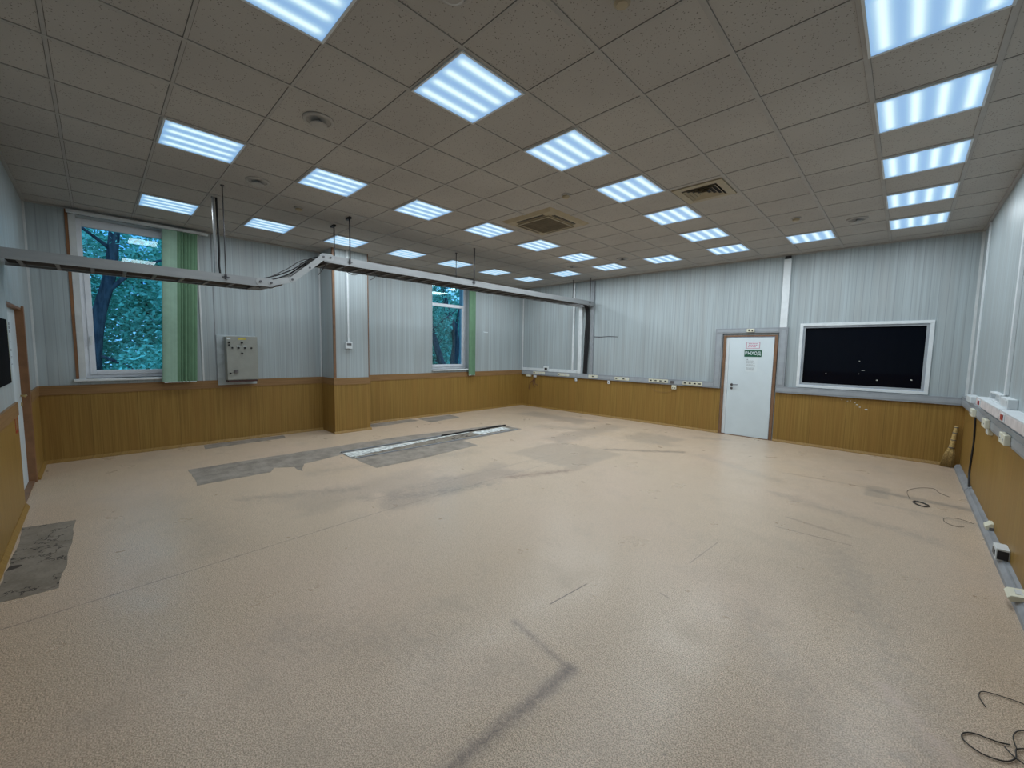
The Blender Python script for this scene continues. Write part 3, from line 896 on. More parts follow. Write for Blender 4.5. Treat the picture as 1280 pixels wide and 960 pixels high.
# threaded rods and struts holding the tray
def rod(x, y, z1, label, thick=.006, strut=False, top=False):
    r = thing('hanger_rod', label, 'hanger rod', (x, y, H), 'hanger rods of the cable tray')
    if strut:
        MB().box(x - .02, x + .02, y - .012, y - .009, z1, H).box(x - .02, x - .017, y - .009, y + .012, z1, H).box(x + .017, x + .02, y - .009, y + .012, z1, H).build('strut', M_GALV, r)
    else:
        MB().cyl((x, y, z1 - .03), (x, y, H), thick, 8).build('rod', M_ROD, r)
    if top:
        MB().box(x - .09, x + .03, y - .018, y + .018, H - .03, H).build('top_bracket', M_BLACK, r)
    else:
        MB().cyl((x, y, H - .012), (x, y, H), .02, 10).build('ceiling_nut', M_ROD, r)
    s = 1 if x > -3.43 else -1
    MB().box(min(x, x - s * .02), max(x, x - s * .02), y - .035, y + .035, z1 - .012, z1 + .0).cyl((x, y, z1), (x, y, z1 + .02), .014, 6, smooth=False).cyl((x, y, z1 - .03), (x, y, z1 - .012), .014, 6, smooth=False).build('clamp', M_ROD, r)
rod(XN + .012, -.55, 2.50, 'thin dark rod holding the low part of the cable tray, beside a thicker strut')
rod(XF - .012, -.55, 2.50, 'grey strut behind the low part of the cable tray', strut=True)
rod(XN + .012, .96, 2.92, 'rod with dark top bracket holding the tray just past its bend', .010, top=True)
rod(XF - .012, .96, 2.92, 'rod behind the tray just past its bend', .010, top=True)
rod(XN + .012, 3.31, 2.93, 'thick rod holding the middle of the tray in front of the narrow window', .012)
rod(XF - .012, 3.31, 2.93, 'thin rod behind the middle of the tray in front of the narrow window', .007)
rod(XN + .012, 7.18, 2.93, 'rod holding the far end of the tray above the cable drop', .010)
rod(XF - .012, 7.18, 2.93, 'rod behind the far end of the tray near the back wall', .008)

def cable(pts, r, mat, label, name='cable', group=None, n=8, seg=6):
    o = MB().tube(smooth_path(pts, n), r, seg).build(name, mat, None)
    return tag(o, label, 'cable', group)
cable([(XF - .02, -.515, H), (XF - .02, -.51, 3.2), (XF - .025, -.505, 2.9), (XF - .015, -.51, 2.66), (XF + .04, -.47, 2.49), (XF + .1, -.2, 2.463)], .013, M_BLACK, 'thick black cable running down the grey strut onto the tray')
bends = [('black cable arching highest over the tray bend', .10, .10, .008), ('black cable arching through the middle of the tray bend', .22, .06, .009),
         ('black cable hanging lowest across the tray bend', .34, .0, .010), ('thin grey cable crossing the tray bend behind the others', .42, .13, .006)]
for k, (lb, dx, up, r) in enumerate(bends):
    xx = XN - dx
    cable([(xx, YA + .05, ZL0 + .027 + r), (xx, -1.2, ZL0 + .027 + r), (xx, -.5 - .1 * k, ZL0 + .030 + r), (xx, -.12, ZL0 + .06 + up * .6), (xx, .20, 2.60 + up), (xx, .48, 2.84 + up * .7), (xx, .72, ZH0 + .05), (xx + .01, 1.6, ZH0 + .027 + r), (xx, 3.5, ZH0 + .027 + r), (xx, 6.6, ZH0 + .027 + r)], r, M_BLACK if k < 3 else M_CABLE, lb, group='cables over the tray bend')
M_OLDC = plain('old_cable_sheath', (.045, .040, .036), .6, var=.4)
for k in range(9):
    xx = XN - .045 - k * .052; r = .012 + .005 * ((k * 7) % 3)
    zl, zh = ZL0 + .019 + r, ZH0 + .019 + r
    w_ = [random.uniform(-.012, .012) for _ in range(6)]
    cable([(xx, YA + .03, zl), (xx + w_[0], -1.4, zl), (xx + w_[1], -.35, zl), (xx, -.05, 2.485 + r), (xx, .20, 2.555 + r), (xx, .42, 2.745 + r), (xx + w_[2], .62, zh), (xx + w_[3], 2.2, zh), (xx + w_[4], 4.6, zh), (xx + w_[5], 6.95, zh)], r, M_OLDC,
          'dark old cable, ' + ('first second third fourth fifth sixth seventh eighth ninth'.split()[k]) + ' from the room side lying on the tray rungs', group='old cables lying in the tray', n=5)
cable([(-3.35, 1.25, 2.888), (-3.30, 1.22, 2.87), (-3.26, 1.15, 2.80), (-3.24, 1.05, 2.755), (-3.26, .95, 2.79), (-3.30, .92, 2.87)], .005, M_CABLE, 'thin cable looping below the tray in front of the pier')
cable([(-3.36, 1.42, 2.888), (-3.28, 1.40, 2.85), (-3.21, 1.36, 2.76), (-3.16, 1.26, 2.70)], .006, M_CABLE, 'loose cable end hanging below the tray in front of the pier')
cable([(-3.42, .72, 2.888), (-3.38, .68, 2.84), (-3.30, .60, 2.74), (-3.26, .55, 2.69)], .006, M_CABLE, 'loose cable end hanging below the tray right after its bend')

# ------------------------------------------------------------------ cable drop at the back wall
for k, (xo, r) in enumerate(((-3.45, .016), (-3.415, .018), (-3.385, .015), (-3.36, .013))):
    cable([(xo, 6.9, ZH0 + .035 + r), (xo, 7.25, ZH0 + .03 + r), (xo, 7.40, ZH0 - .02), (xo + .01, 7.445, 2.6), (xo - .012 + .01 * k, 7.45, 2.0), (xo - .02 + .004 * k, 7.45, 1.5), (xo - .03 + .004 * k, 7.45, 1.09)], r, M_BLACK,
          ('outermost black cable of the drop, beside the white duct', 'second black cable of the drop beside the white duct', 'third black cable of the drop from the white duct', 'black cable of the drop beside the grey duct')[k], group='black cables dropping to the trunking')
def duct(x0, x1, z0, z1, depth, mat, name, label, bev=.004, y=DW):
    return tag(MB().box(x0, x1, y - depth, y, z0, z1).build(name, mat, None, bev=bev), label, 'cable duct')
duct(-3.67, -3.565, 1.085, 2.86, .055, M_WHITE, 'cable_duct', 'wide white vertical duct next to the black cable drop')
duct(-3.30, -3.21, 1.085, 3.52, .045, M_GREYDUCT, 'cable_duct', 'grey vertical duct behind the end of the cable tray')
duct(-3.885, -3.83, 1.17, 3.52, .03, M_WHITE, 'cable_duct', 'slim white vertical duct from ceiling to the small white trunking')
dt = thing('cable_duct', 'white horizontal duct above the grey trunking in the far corner', 'cable duct', (-4.6, DW, 1.12))
MB().box(-5.72, -3.60, DW - .03, DW, 1.085, 1.165).build('duct_body', M_WHITE, dt, bev=.003)
MB().box(-4.86, -4.68, DW - .06, DW - .03, 1.10, 1.235).build('socket_box', M_WHITE, dt, bev=.004)
MB().box(-4.82, -4.72, DW - .063, DW - .06, 1.13, 1.19).build('socket_opening', M_DARK, dt)
MB().box(-3.72, -3.66, DW - .04, DW - .03, 1.10, 1.15).build('junction_cover', M_TRIM, dt)

# ------------------------------------------------------------------ grey trunking round the room
def trunk(name, label, boxes, lids):
    r = thing(name, label, 'cable trunking', ((boxes[0][0] + boxes[0][1]) / 2, (boxes[0][2] + boxes[0][3]) / 2, boxes[0][4]), 'grey cable trunking')
    b = MB()
    for q in boxes: b.box(*q)
    b.build('base', M_GREYDUCT, r, bev=.004)
    l = MB()
    for q in lids: l.box(*q)
    l.build('cover', M_DUCTLID, r, bev=.002)
    return r
TD = .055
y0 = DW - TD
trunk('cable_trunking', 'grey trunking with many sockets along the wall from the far corner to the exit door',
      [(W + .02, -.19, y0, DW, .955, 1.085)], [(W + .04, -.19, y0 - .004, y0, .985, 1.055)])
trunk('cable_trunking', 'grey trunking framing the exit door on three sides',
      [(-.19, -.05, y0, DW, .955, 2.10), (-.19, 1.085, y0, DW, 2.10, 2.20), (.95, 1.085, y0, DW, 1.075, 2.10)],
      [(-.16, -.08, y0 - .004, y0, .99, 2.08), (-.16, .93, y0 - .004, y0, 2.125, 2.175), (.98, 1.055, y0 - .004, y0, 1.11, 2.15)])
trunk('cable_trunking', 'grey trunking below the black window',
      [(.95, RT - .062, y0, DW, .955, 1.075)], [(.96, RT - .062, y0 - .004, y0, .985, 1.045)])
xr = RT - .06
trunk('cable_trunking', 'grey trunking under the power strips on the wall beside the black window',
      [(xr, RT, LW + .02, DW, .965, 1.105)], [(xr - .004, xr, LW + .04, DW - .1, .99, 1.055)])
MBx = thing('cable_duct', 'wide white vertical duct with dark top above the exit door corner', 'cable duct', (1.0, DW, 2.2))
MB().box(.945, 1.062, DW - .05, DW, 2.20, 3.47).build('duct_body', M_WHITE, MBx, bev=.004)
MB().box(.955, 1.052, DW - .04, DW, 3.47, 3.526).build('open_end', M_DARK, MBx)

def socket_block(x0, x1, zc, label, n, face=None, hgt=.075, dark=None, name='socket_block'):
    fy = (DW - TD - .004) if face is None else face
    r = thing(name, label, 'socket', ((x0 + x1) / 2, fy, zc), 'socket blocks on the trunking')
    w = (x1 - x0) / n
    for k in range(n):
        a, b = x0 + k * w + .003, x0 + (k + 1) * w - .003
        m_ = MB().box(a, b, fy - .012, fy, zc - hgt / 2, zc + hgt / 2).build('module', M_CREAM, r, bev=.003)
        cx = (a + b) / 2; hh = min(.025, w * .28)
        MB().box(cx - hh, cx + hh, fy - .0145, fy - .012, zc - .014, zc + .014).build('opening', M_DARK if (dark is None or k in dark) else M_TRIM, m_)
    return r
socket_block(-5.25, -4.80, 1.03, 'cream socket block nearest the far corner, below the white box', 5, dark=(0,))
socket_block(-4.33, -3.93, 1.025, 'cream socket block just before the cable drop', 4, dark=(0,))
socket_block(-3.30, -3.02, 1.03, 'cream socket block directly after the black cable drop', 3, dark=(1,))
socket_block(-2.52, -2.12, 1.02, 'cream socket block second after the black cable drop', 4, dark=(0, 2))
socket_block(-1.62, -1.15, 1.03, 'cream socket block with dark openings above the drooping thin wire', 4)
socket_block(-.82, -.40, 1.02, 'cream socket block nearest the exit door', 4)
mod = thing('network_outlet', 'small dark data outlet on the trunking next to a socket block', 'outlet', (-1.05, DW - TD, 1.02))
MB().box(-1.10, -1.02, DW - TD - .012, DW - TD - .004, .99, 1.05).build('plate', M_STEEL, mod, bev=.002)
ab = thing('call_point', 'cream call point with two buttons on the trunking above the exit door', 'switch', (.47, DW - TD, 2.15))
MB().box(.395, .53, DW - TD - .03, DW - TD - .004, 2.12, 2.185).build('housing', M_CREAM, ab, bev=.005)
MB().cyl((.44, DW - TD - .03, 2.155), (.44, DW - TD - .036, 2.155), .018).cyl((.495, DW - TD - .03, 2.145), (.495, DW - TD - .036, 2.145), .013).build('button', M_DARK, ab)
for (sx, sz, lb) in ((-3.72, .90, 'small white wall jack hanging under the trunking before the cable drop'), (-2.70, .895, 'small white wall jack hanging under the trunking past the cable drop')):
    j = thing('wall_jack', lb, 'outlet', (sx, DW - .012, sz))
    MB().box(sx - .03, sx + .03, DW - .045, DW - .012, sz - .03, sz + .055).build('housing', M_WHITE, j, bev=.004)
    MB().box(sx - .012, sx + .012, DW - .047, DW - .045, sz - .012, sz + .012).build('opening', M_DARK, j)
j = thing('wall_jack', 'double white wall jack under the trunking with a drooping wire', 'outlet', (-1.02, DW - .012, .88))
MB().box(-1.07, -1.022, DW - .05, DW - .012, .86, .955).box(-1.018, -.97, DW - .05, DW - .012, .86, .955).build('housing', M_CREAM, j, bev=.004)
MB().box(-1.055, -1.035, DW - .052, DW - .05, .88, .90).box(-1.005, -.985, DW - .052, DW - .05, .88, .90).build('opening', M_DARK, j)
cable([(-1.05, DW - .03, .86), (-1.10, DW - .025, .80), (-1.28, DW - .022, .765), (-1.45, DW - .022, .785), (-1.56, DW - .022, .84), (-1.62, DW - .022, .95)], .0025, M_CAP, 'thin pale wire drooping from the double wall jack')
# torn wires in the far corner
jb = thing('junction_box', 'small cream junction box under the trunking in the far corner', 'outlet', (-5.45, DW - .012, .93))
MB().box(-5.56, -5.36, DW - .05, DW - .012, .90, .955).build('housing', M_CREAM, jb, bev=.006)
MB().box(-5.25, -5.15, DW - .05, DW - .012, .89, .955).build('lid', M_TRIM, jb, bev=.004)
for k, (xs, xe, ze, lb) in enumerate(((-5.24, -5.42, .52, 'longest dark red torn wire hanging in the far corner'), (-5.22, -5.20, .60, 'dark torn wire hanging straight down in the far corner'), (-5.18, -5.08, .66, 'short torn wire bending outward in the far corner'))):
    cable([(xs, DW - .03, .90), (xs - .02, DW - .05, .80), ((xs + xe) / 2 - .04, DW - .06, .70), (xe, DW - .05, ze)], .009, plain('torn_wire', (.12, .05, .03), .6), lb, group='torn wires in the far corner')

# ------------------------------------------------------------------ right wall fittings
def pstrip(y0, y1, label, sw):
    xs = RT - .062
    r = thing('power_strip', label, 'power strip', (RT, (y0 + y1) / 2, 1.10))
    MB().box(RT - .105, RT, y0, y1, 1.155, 1.235).build('body', plain('strip_body', (.60, .56, .56), .4), r, bev=.006)
    MB().box(RT - .105, RT, y0 + .01, y1 - .01, 1.235, 1.245).build('top_cover', M_WHITE, r, bev=.003)
    MB().box(RT - .05, RT, y0 + .01, y1 - .01, 1.105, 1.155).build('spacer', M_FLOORDUCT, r)
    MB().box(RT - .111, RT - .105, sw - .08, sw + .08, 1.165, 1.23).build('switch_plate', M_WHITE, r, bev=.002)
    MB().box(RT - .118, RT - .111, sw - .045, sw + .045, 1.175, 1.22).build('rocker_switch', M_RED, r, bev=.003)
pstrip(3.74, 5.30, 'white power strip with red switch, further along the trunking toward the black window', 4.98)
pstrip(.9, 3.70, 'white power strip with bright red switch, closest to the camera side', 3.50)
def right_outlet(yc, zc, w, label):
    fx = RT - .064
    r = thing('socket_outlet', label, 'socket', (fx, yc, zc), 'cream sockets under the power strips')
    MB().box(fx - .035, fx, yc - w / 2, yc + w / 2, zc - .042, zc + .042).build('housing', M_CREAM, r, bev=.005)
    for k in (-1, 1):
        MB().cyl((fx - .035, yc + k * w * .24, zc), (fx - .0365, yc + k * w * .24, zc), .020, 14).build('socket_face', M_TRIM, r)
        MB().box(fx - .0385, fx - .0365, yc + k * w * .24 - .006, yc + k * w * .24 + .006, zc - .006, zc + .006).build('socket_hole', M_DARK, r)
right_outlet(5.72, 1.02, .26, 'cream double socket near the corner by the broom')
right_outlet(4.62, 1.02, .26, 'cream double socket in the middle under the power strips')
right_outlet(3.52, 1.02, .26, 'cream double socket closest to the camera under the power strips')
sm = thing('junction_box', 'small cream box fixed under the trunking between two double sockets', 'outlet', (RT - .04, 4.8, .93))
MB().box(RT - .05, RT - t, 4.72, 4.88, .885, .962).build('housing', M_CREAM, sm, bev=.006)
MB().box(RT - .054, RT - .05, 4.75, 4.85, .90, .95).build('cover', M_TRIM, sm)
bx = thing('junction_box', 'white box on the trunking right at the black window corner', 'outlet', (RT, 6.3, 1.14))
MB().box(RT - .085, RT, 6.05, 6.55, 1.106, 1.185).build('housing', M_WHITE, bx, bev=.006)
MB().box(RT - .088, RT - .085, 6.1, 6.5, 1.12, 1.175).build('cover', M_TRIM, bx)
ob_ = thing('open_box', 'open white wall box with missing cover above the power strips', 'outlet', (RT, 4.55, 1.25))
MB().box(RT - .05, RT, 4.25, 4.28, 1.246, 1.335).box(RT - .05, RT, 4.87, 4.90, 1.246, 1.335).box(RT - .05, RT, 4.28, 4.87, 1.246, 1.262).box(RT - .05, RT, 4.28, 4.87, 1.32, 1.335).build('housing', M_WHITE, ob_, bev=.003)
MB().box(RT - .012, RT, 4.28, 4.87, 1.262, 1.32).build('back_plate', M_TRIM, ob_)
wb_ = thing('junction_box', 'white closed wall box at the foot of the vertical duct above the power strips', 'outlet', (RT, 3.95, 1.25))
MB().box(RT - .06, RT, 3.76, 4.14, 1.246, 1.33).build('housing', M_WHITE, wb_, bev=.006)
MB().box(RT - .063, RT - .06, 3.79, 4.11, 1.262, 1.315).build('cover', M_TRIM, wb_)
dv = tag(MB().box(RT - .025, RT, 4.24, 4.31, 1.336, 3.52).build('cable_duct', M_WHITE, None, bev=.003), 'white vertical duct rising from the white boxes above the power strips', 'cable duct')
dv = tag(MB().box(RT - .02, RT, 6.86, 6.92, 1.106, 3.52).build('cable_duct', M_WHITE, None, bev=.003), 'slim white vertical duct nearest the black window corner', 'cable duct')

# floor duct with sockets along the right wall
fd = thing('floor_duct', 'grey floor level cable duct along the wall under the power strips', 'cable trunking', (RT - .04, 3, 0))
xw = RT - t
def duct_seg(y0, y1, w):
    pr_ = [(xw, 0), (xw - w, 0), (xw - w, .035), (xw - w + .022, .068), (xw, .075)]
    return MB().prism_y(pr_, y0, y1)
duct_seg(5.80, 7.33, .060).build('duct_body', M_FLOORDUCT, fd)
duct_seg(LW + .05, 5.78, .060).build('duct_body', M_FLOORDUCT, fd)
MB().box(xw - .034, xw - .030, LW + .05, 5.78, .0745, .0765).build('cover_seam', M_GREYDUCT, fd)
def fl_box(y, label, kind):
    r = thing('floor_socket', label, 'socket', (xw - .03, y, .075), 'sockets on the floor duct')
    if kind == 0:
        MB().prism_y([(xw, .07), (xw - .05, .07), (xw - .055, .10), (xw - .02, .135), (xw, .135)], y - .06, y + .06).build('housing', M_CREAM, r, bev=.004)
        MB().box(xw - .03, xw, y - .075, y - .06, .072, .10).build('plug', M_STEEL, r)
    elif kind == 1:
        MB().box(xw - .075, xw, y - .08, y + .08, .068, .165).build('housing', M_TRIM, r, bev=.006)
        MB().box(xw - .068, xw - .008, y - .084, y - .08, .08, .15).build('opening', M_DARK, r)
        MB().box(xw - .079, xw - .075, y - .05, y + .05, .09, .14).build('opening', M_CABLE, r)
    else:
        MB().prism_y([(xw + .0, .074), (xw - .085, .055), (xw - .10, .078), (xw - .085, .098), (xw, .112)], y - .075, y + .075).build('housing', M_CREAM, r, bev=.006)
        MB().box(xw - .06, xw - .02, y - .04, y + .04, .104, .1075).build('slot', M_TRIM, r)
fl_box(4.15, 'cream socket on the floor duct, the furthest from the camera', 0)
fl_box(3.36, 'grey box with dark openings on the floor duct, between two cream sockets', 1)
fl_box(2.60, 'cream double socket on the floor duct, the closest to the camera', 2)
cable([(RT - .03, 6.02, .965), (RT - .025, 6.03, .80), (RT - .02, 6.03, .60), (RT - .022, 6.07, .40), (RT - .025, 6.08, .2), (RT - .03, 5.95, .11), (RT - .035, 5.86, .079)], .010, M_BLACK, 'black cable hanging from the trunking down to the floor duct')

# broom in the corner
br = thing('broom', 'short straw broom leaning in the corner under the black window trunking', 'broom', (3.28, 7.40, 0))
top = Vector((3.338, 7.405, .645)); mid = Vector((3.305, 7.385, .30)); bot = Vector((3.27, 7.37, .0))
dirv = (top - mid).normalized()
hd = []; rad = []
for k in range(13):
    q = k / 12; hd.append(mid.lerp(top, q)); rad.append(.031 - .007 * q + (.003 if k % 3 == 1 else 0))
MB().tube(hd, .03, 12, rad).build('handle', M_STRAW, br)
for q in (.02, .36, .68, .93):
    p = mid.lerp(top, q); MB().cyl(p - dirv * .006, p + dirv * .006, .0345 - .007 * q, 12).build('binding', M_CABLE, br)
mb = MB()
for k in range(220):
    a_ = random.uniform(0, 6.283); q = math.sqrt(random.random())
    s_ = mid + Vector((.028 * q * math.cos(a_), .026 * q * math.sin(a_), .02))
    e_ = Vector((3.275 + .075 * q * math.cos(a_), 7.385 + .035 * q * math.sin(a_), random.uniform(.001, .02)))
    m2 = s_.lerp(e_, .4) + Vector((.012 * math.cos(a_) * q, 0, 0))
    mb.tube([s_, m2, e_], .0022, 3)
mb.build('bristles', M_STRAW, br)

# ------------------------------------------------------------------ control cabinet and thermostat
cb = thing('control_cabinet', 'grey metal control cabinet with knobs on the window wall', 'cabinet', (W, .1, 1.1))
MB().box(W, W + .028, -.235, .345, 1.0, 1.86).build('backing_board', M_BOARD, cb, bev=.004)
MB().box(W + .028, W + .235, -.13, .315, 1.09, 1.835).build('body', M_CAB, cb, bev=.004)
dr = MB().box(W + .235, W + .252, -.135, .32, 1.10, 1.84).build('door', M_CAB, cb, bev=.004)
MB().box(W + .03, W + .245, -.12, .305, 1.06, 1.09).build('cable_entry', M_CABD, cb)
fx = W + .252
for (yy, zz, rr) in ((-.10, 1.735, .016), (-.10, 1.690, .014), (-.055, 1.645, .014), (.035, 1.645, .017), (.13, 1.645, .017), (.225, 1.645, .014), (.085, 1.735, .018), (.085, 1.55, .016), (-.095, 1.21, .015)):
    MB().cyl((fx, yy, zz), (fx + .012, yy, zz), rr, 14).cyl((fx + .012, yy, zz), (fx + .03, yy, zz), rr * .75, 14).build('knob', M_BLACK, dr)
MB().box(fx, fx + .002, .01, .06, 1.668, 1.684).box(fx, fx + .002, .105, .155, 1.668, 1.684).box(fx, fx + .002, -.125, -.075, 1.79, 1.805).build('name_plate', M_PAPER, dr)
MB().box(fx, fx + .002, .03, .15, 1.785, 1.81).build('warning_label', M_YELLOW, dr)
MB().box(fx, fx + .018, -.04, .02, 1.215, 1.27).build('lock_housing', M_STEEL, dr, bev=.003)

th = thing('thermostat', 'small white thermostat box with conduit on the pier', 'switch', (PX, 1.79, 1.73))
MB().box(PX, PX + .04, 1.725, 1.855, 1.66, 1.79).build('housing', M_WHITE, th, bev=.005)
MB().box(PX + .04, PX + .043, 1.745, 1.835, 1.725, 1.765).build('display', M_STEEL, th)
MB().box(PX, PX + .018, 1.775, 1.805, 1.79, H).build('conduit', M_WHITE, th)
mk = tag(MB().prism_x([(5.86, 2.185), (6.03, 2.175), (6.04, 2.16), (5.95, 2.158), (5.87, 2.165)], W, W + .002).build('tape_scrap', M_PAPER, None), 'white scrap of tape on the wall beside the narrow green blind', 'tape')

# ------------------------------------------------------------------ worn patches and litter on the floor
def patch(pts, label, mat, h=.0015, rag=.012, name='floor_patch'):
    P = []
    for i in range(len(pts)):
        a_ = Vector(pts[i]); b_ = Vector(pts[(i + 1) % len(pts)])
        n = max(1, int((b_ - a_).length / .12))
        for k in range(n):
            q = a_.lerp(b_, k / n)
            P.append((q.x + random.uniform(-rag, rag), q.y + random.uniform(-rag, rag)))
    return tag(MB().prism(P, 0.0, h).build(name, mat, None), label, 'floor patch', 'bare patches in the linoleum')
patch([(-4.12, -.88), (-3.28, -.90), (-3.28, -.12), (-3.47, -.02), (-3.33, .18), (-3.05, .20), (-3.40, .34), (-3.56, .98), (-3.16, .98), (-2.52, 1.0), (-2.52, 1.9), (-2.62, 2.95), (-3.06, 2.98), (-3.08, 4.62), (-3.75, 4.62), (-4.10, 2.4), (-4.14, .8)], 'long bare grey floor patch around the torn metal strip', M_CONC)
patch([(-5.68, -.48), (-5.33, -.52), (-5.40, .70), (-5.66, .72)], 'bare grey floor patch at the wall below the control cabinet', M_CONC)
patch([(-5.66, 2.30), (-5.30, 2.36), (-5.38, 3.55), (-5.66, 3.5)], 'narrow bare grey floor patch at the wall just past the pier', M_CONC)
patch([(-5.60, 3.66), (-5.0, 3.6), (-5.12, 4.55), (-5.60, 4.6)], 'bare grey floor patch at the wall under the narrow window', M_CONC)
patch([(-2.86, -1.885), (-2.1, -1.90), (-1.36, -1.925), (-1.38, -2.21), (-2.93, -2.21)], 'torn cracked floor patch by the near wall beside the half hidden door', M_CONC2)
ms = thing('metal_floor_strip', 'shallow metal floor strip full of white plaster residue', 'floor strip', (-3.4, 2.8, 0))
def xl(y): return -3.655 + (y - 1.0) * .008
MB().prism([(-3.62, 1.0), (-3.20, 1.0), (-3.13, 4.5), (-3.585, 4.6)], .0015, .004).build('strip_base', M_CONC2, ms)
MB().prism([(-3.66, .98), (-3.635, .98), (-3.585, 4.62), (-3.615, 4.62)], .0015, .022).build('edge_bar', M_FLOORDUCT, ms)
MB().prism([(-3.615, 2.9), (-3.60, 2.9), (-3.555, 4.6), (-3.585, 4.6)], .004, .032).build('lifted_edge', M_BLACK, ms)
MB().prism([(-3.20, 1.02), (-3.175, 1.02), (-3.10, 4.5), (-3.13, 4.5)], .0015, .014).build('edge_bar', M_FLOORDUCT, ms)
def residue(y0, y1, xa, xb, taper):
    n = 26; L = []; Rr = []
    for k in range(n + 1):
        q = k / n; y = y0 + (y1 - y0) * q; c_ = (xa + xb) / 2; hw = (xb - xa) / 2 * (1 - taper * q)
        L.append((c_ - hw * random.uniform(.8, 1.05) - taper * q * .10, y)); Rr.append((c_ + hw * random.uniform(.55, 1.05) - taper * q * .10, y))
    return MB().prism(Rr + L[::-1], .004, .010).build('plaster_residue', M_PLASTER, ms)
residue(.97, 2.75, -3.60, -3.24, .85)
residue(3.55, 4.42, -3.50, -3.20, .0)
residue(2.75, 3.55, -3.56, -3.50, .2)
# crumbs of plaster round the near end
for k in range(14):
    px_, py_ = random.uniform(-3.7, -3.1), random.uniform(.86, 1.2); s_ = random.uniform(.008, .02)
    tag(MB().prism([(px_ + s_ * random.uniform(.6, 1) * math.cos(j * 1.05), py_ + s_ * random.uniform(.6, 1) * math.sin(j * 1.05)) for j in range(6)], .0015, .008).build('plaster_crumb', M_PLASTER, None), 'white plaster crumb lying around the near end of the torn metal strip', 'crumb', 'plaster crumbs by the metal strip')

M_WIRE = plain('thin_black_wire', (.03, .028, .027), .5)
def coil(cx, cy, rx, ry, rot, turns, z, jit):
    pts = []
    n = int(turns * 14)
    for k in range(n + 1):
        a_ = 2 * math.pi * turns * k / n
        r1, r2 = rx * (1 + random.uniform(-jit, jit)), ry * (1 + random.uniform(-jit, jit))
        x_, y_ = r1 * math.cos(a_), r2 * math.sin(a_)
        pts.append((cx + x_ * math.cos(rot) - y_ * math.sin(rot), cy + x_ * math.sin(rot) + y_ * math.cos(rot), z + .003 * (k / n)))
    return pts
cable([(3.10, 1.235, .006), (3.085, 1.30, .006), (3.10, 1.36, .006), (3.16, 1.385, .006), (3.25, 1.39, .006), (3.32, 1.33, .006), (3.33, 1.22, .006)], .0022, M_WIRE, 'thin black wire with hooked end lying apart from the coil', n=8)
cable([(3.15, 1.02, .006), (3.11, 1.00, .006), (3.04, .985, .006), (3.005, .945, .006), (3.01, .90, .006), (3.06, .87, .006), (3.12, .89, .006), (3.155, .94, .008), (3.165, 1.0, .010), (3.21, 1.04, .008), (3.27, 1.02, .006), (3.29, .95, .006), (3.24, .90, .008), (3.16, .93, .012), (3.13, .98, .010)], .0028, M_WIRE, 'looped black wire coil on the floor in the near corner of the view')
cable([(3.165, 1.0, .013), (3.165, 1.08, .010), (3.19, 1.15, .006), (3.25, 1.20, .006), (3.32, 1.19, .006)], .0022, M_WIRE, 'thin black wire rising out of the looped coil')
cable(coil(2.95, 4.82, .05, .085, .4, 5.2, .006, .3), .0028, M_WIRE, 'small tangle of dark wire lying on the stained floor near the floor duct', n=3)
cable([(2.86, 4.95, .005), (2.84, 5.35, .005), (2.95, 5.62, .005), (3.08, 5.72, .005), (3.12, 5.55, .005), (3.2, 5.42, .005)], .0018, M_WIRE, 'thin wire curling away from the small tangle toward the broom')
cable([(3.32, 4.45, .005), (3.22, 4.52, .005), (3.12, 4.45, .005), (3.11, 4.30, .005), (3.18, 4.22, .005), (3.24, 4.26, .005)], .0018, M_WIRE, 'thin wire loop on the floor touching the floor duct')

# ------------------------------------------------------------------ trees outside the windows
MB().box(-60, W - .5, -40, 50, -2.2, -2.0).build('ground', M_GROUND, kind='structure')
def leaves(mb, cs, n, size):
    for _ in range(n):
        c_, r_ = random.choice(cs)
        while True:
            d = Vector((random.uniform(-1, 1), random.uniform(-1, 1), random.uniform(-1, 1)))
            if d.length < 1: break
        p = Vector(c_) + Vector((d.x * r_[0], d.y * r_[1], d.z * r_[2]))
        a_ = Vector((random.gauss(0, 1), random.gauss(0, 1), random.gauss(0, .6))).normalized()
        b_ = a_.orthogonal().normalized()
        b_ = (Matrix.Rotation(random.uniform(0, 6.28), 3, a_) @ b_)
        s_ = size * random.uniform(.6, 1.3)
        mb.add([p - a_ * s_, p + b_ * s_ * .45, p + a_ * s_, p - b_ * s_ * .45], [(0, 1, 2, 3)])
def tree(label, trunk_pts, radii, branches, clumps, n, size, mat):
    b0 = trunk_pts[0]
    r = thing('tree', label, 'tree', b0, 'trees outside the windows')
    tp = smooth_path(trunk_pts, 5); nr = len(tp)
    rr = [radii[0] + (radii[1] - radii[0]) * k / (nr - 1) for k in range(nr)]
    MB().tube(tp, 1, 9, rr).build('trunk', M_BARK, r)
    for bp, br_ in branches:
        q = smooth_path(bp, 4)
        MB().tube(q, 1, 6, [br_ * (1 - .7 * k / (len(q) - 1)) for k in range(len(q))]).build('branch', M_BARK, r)
    mb = MB(); leaves(mb, clumps, n, size)
    mb.build('crown', mat, r)
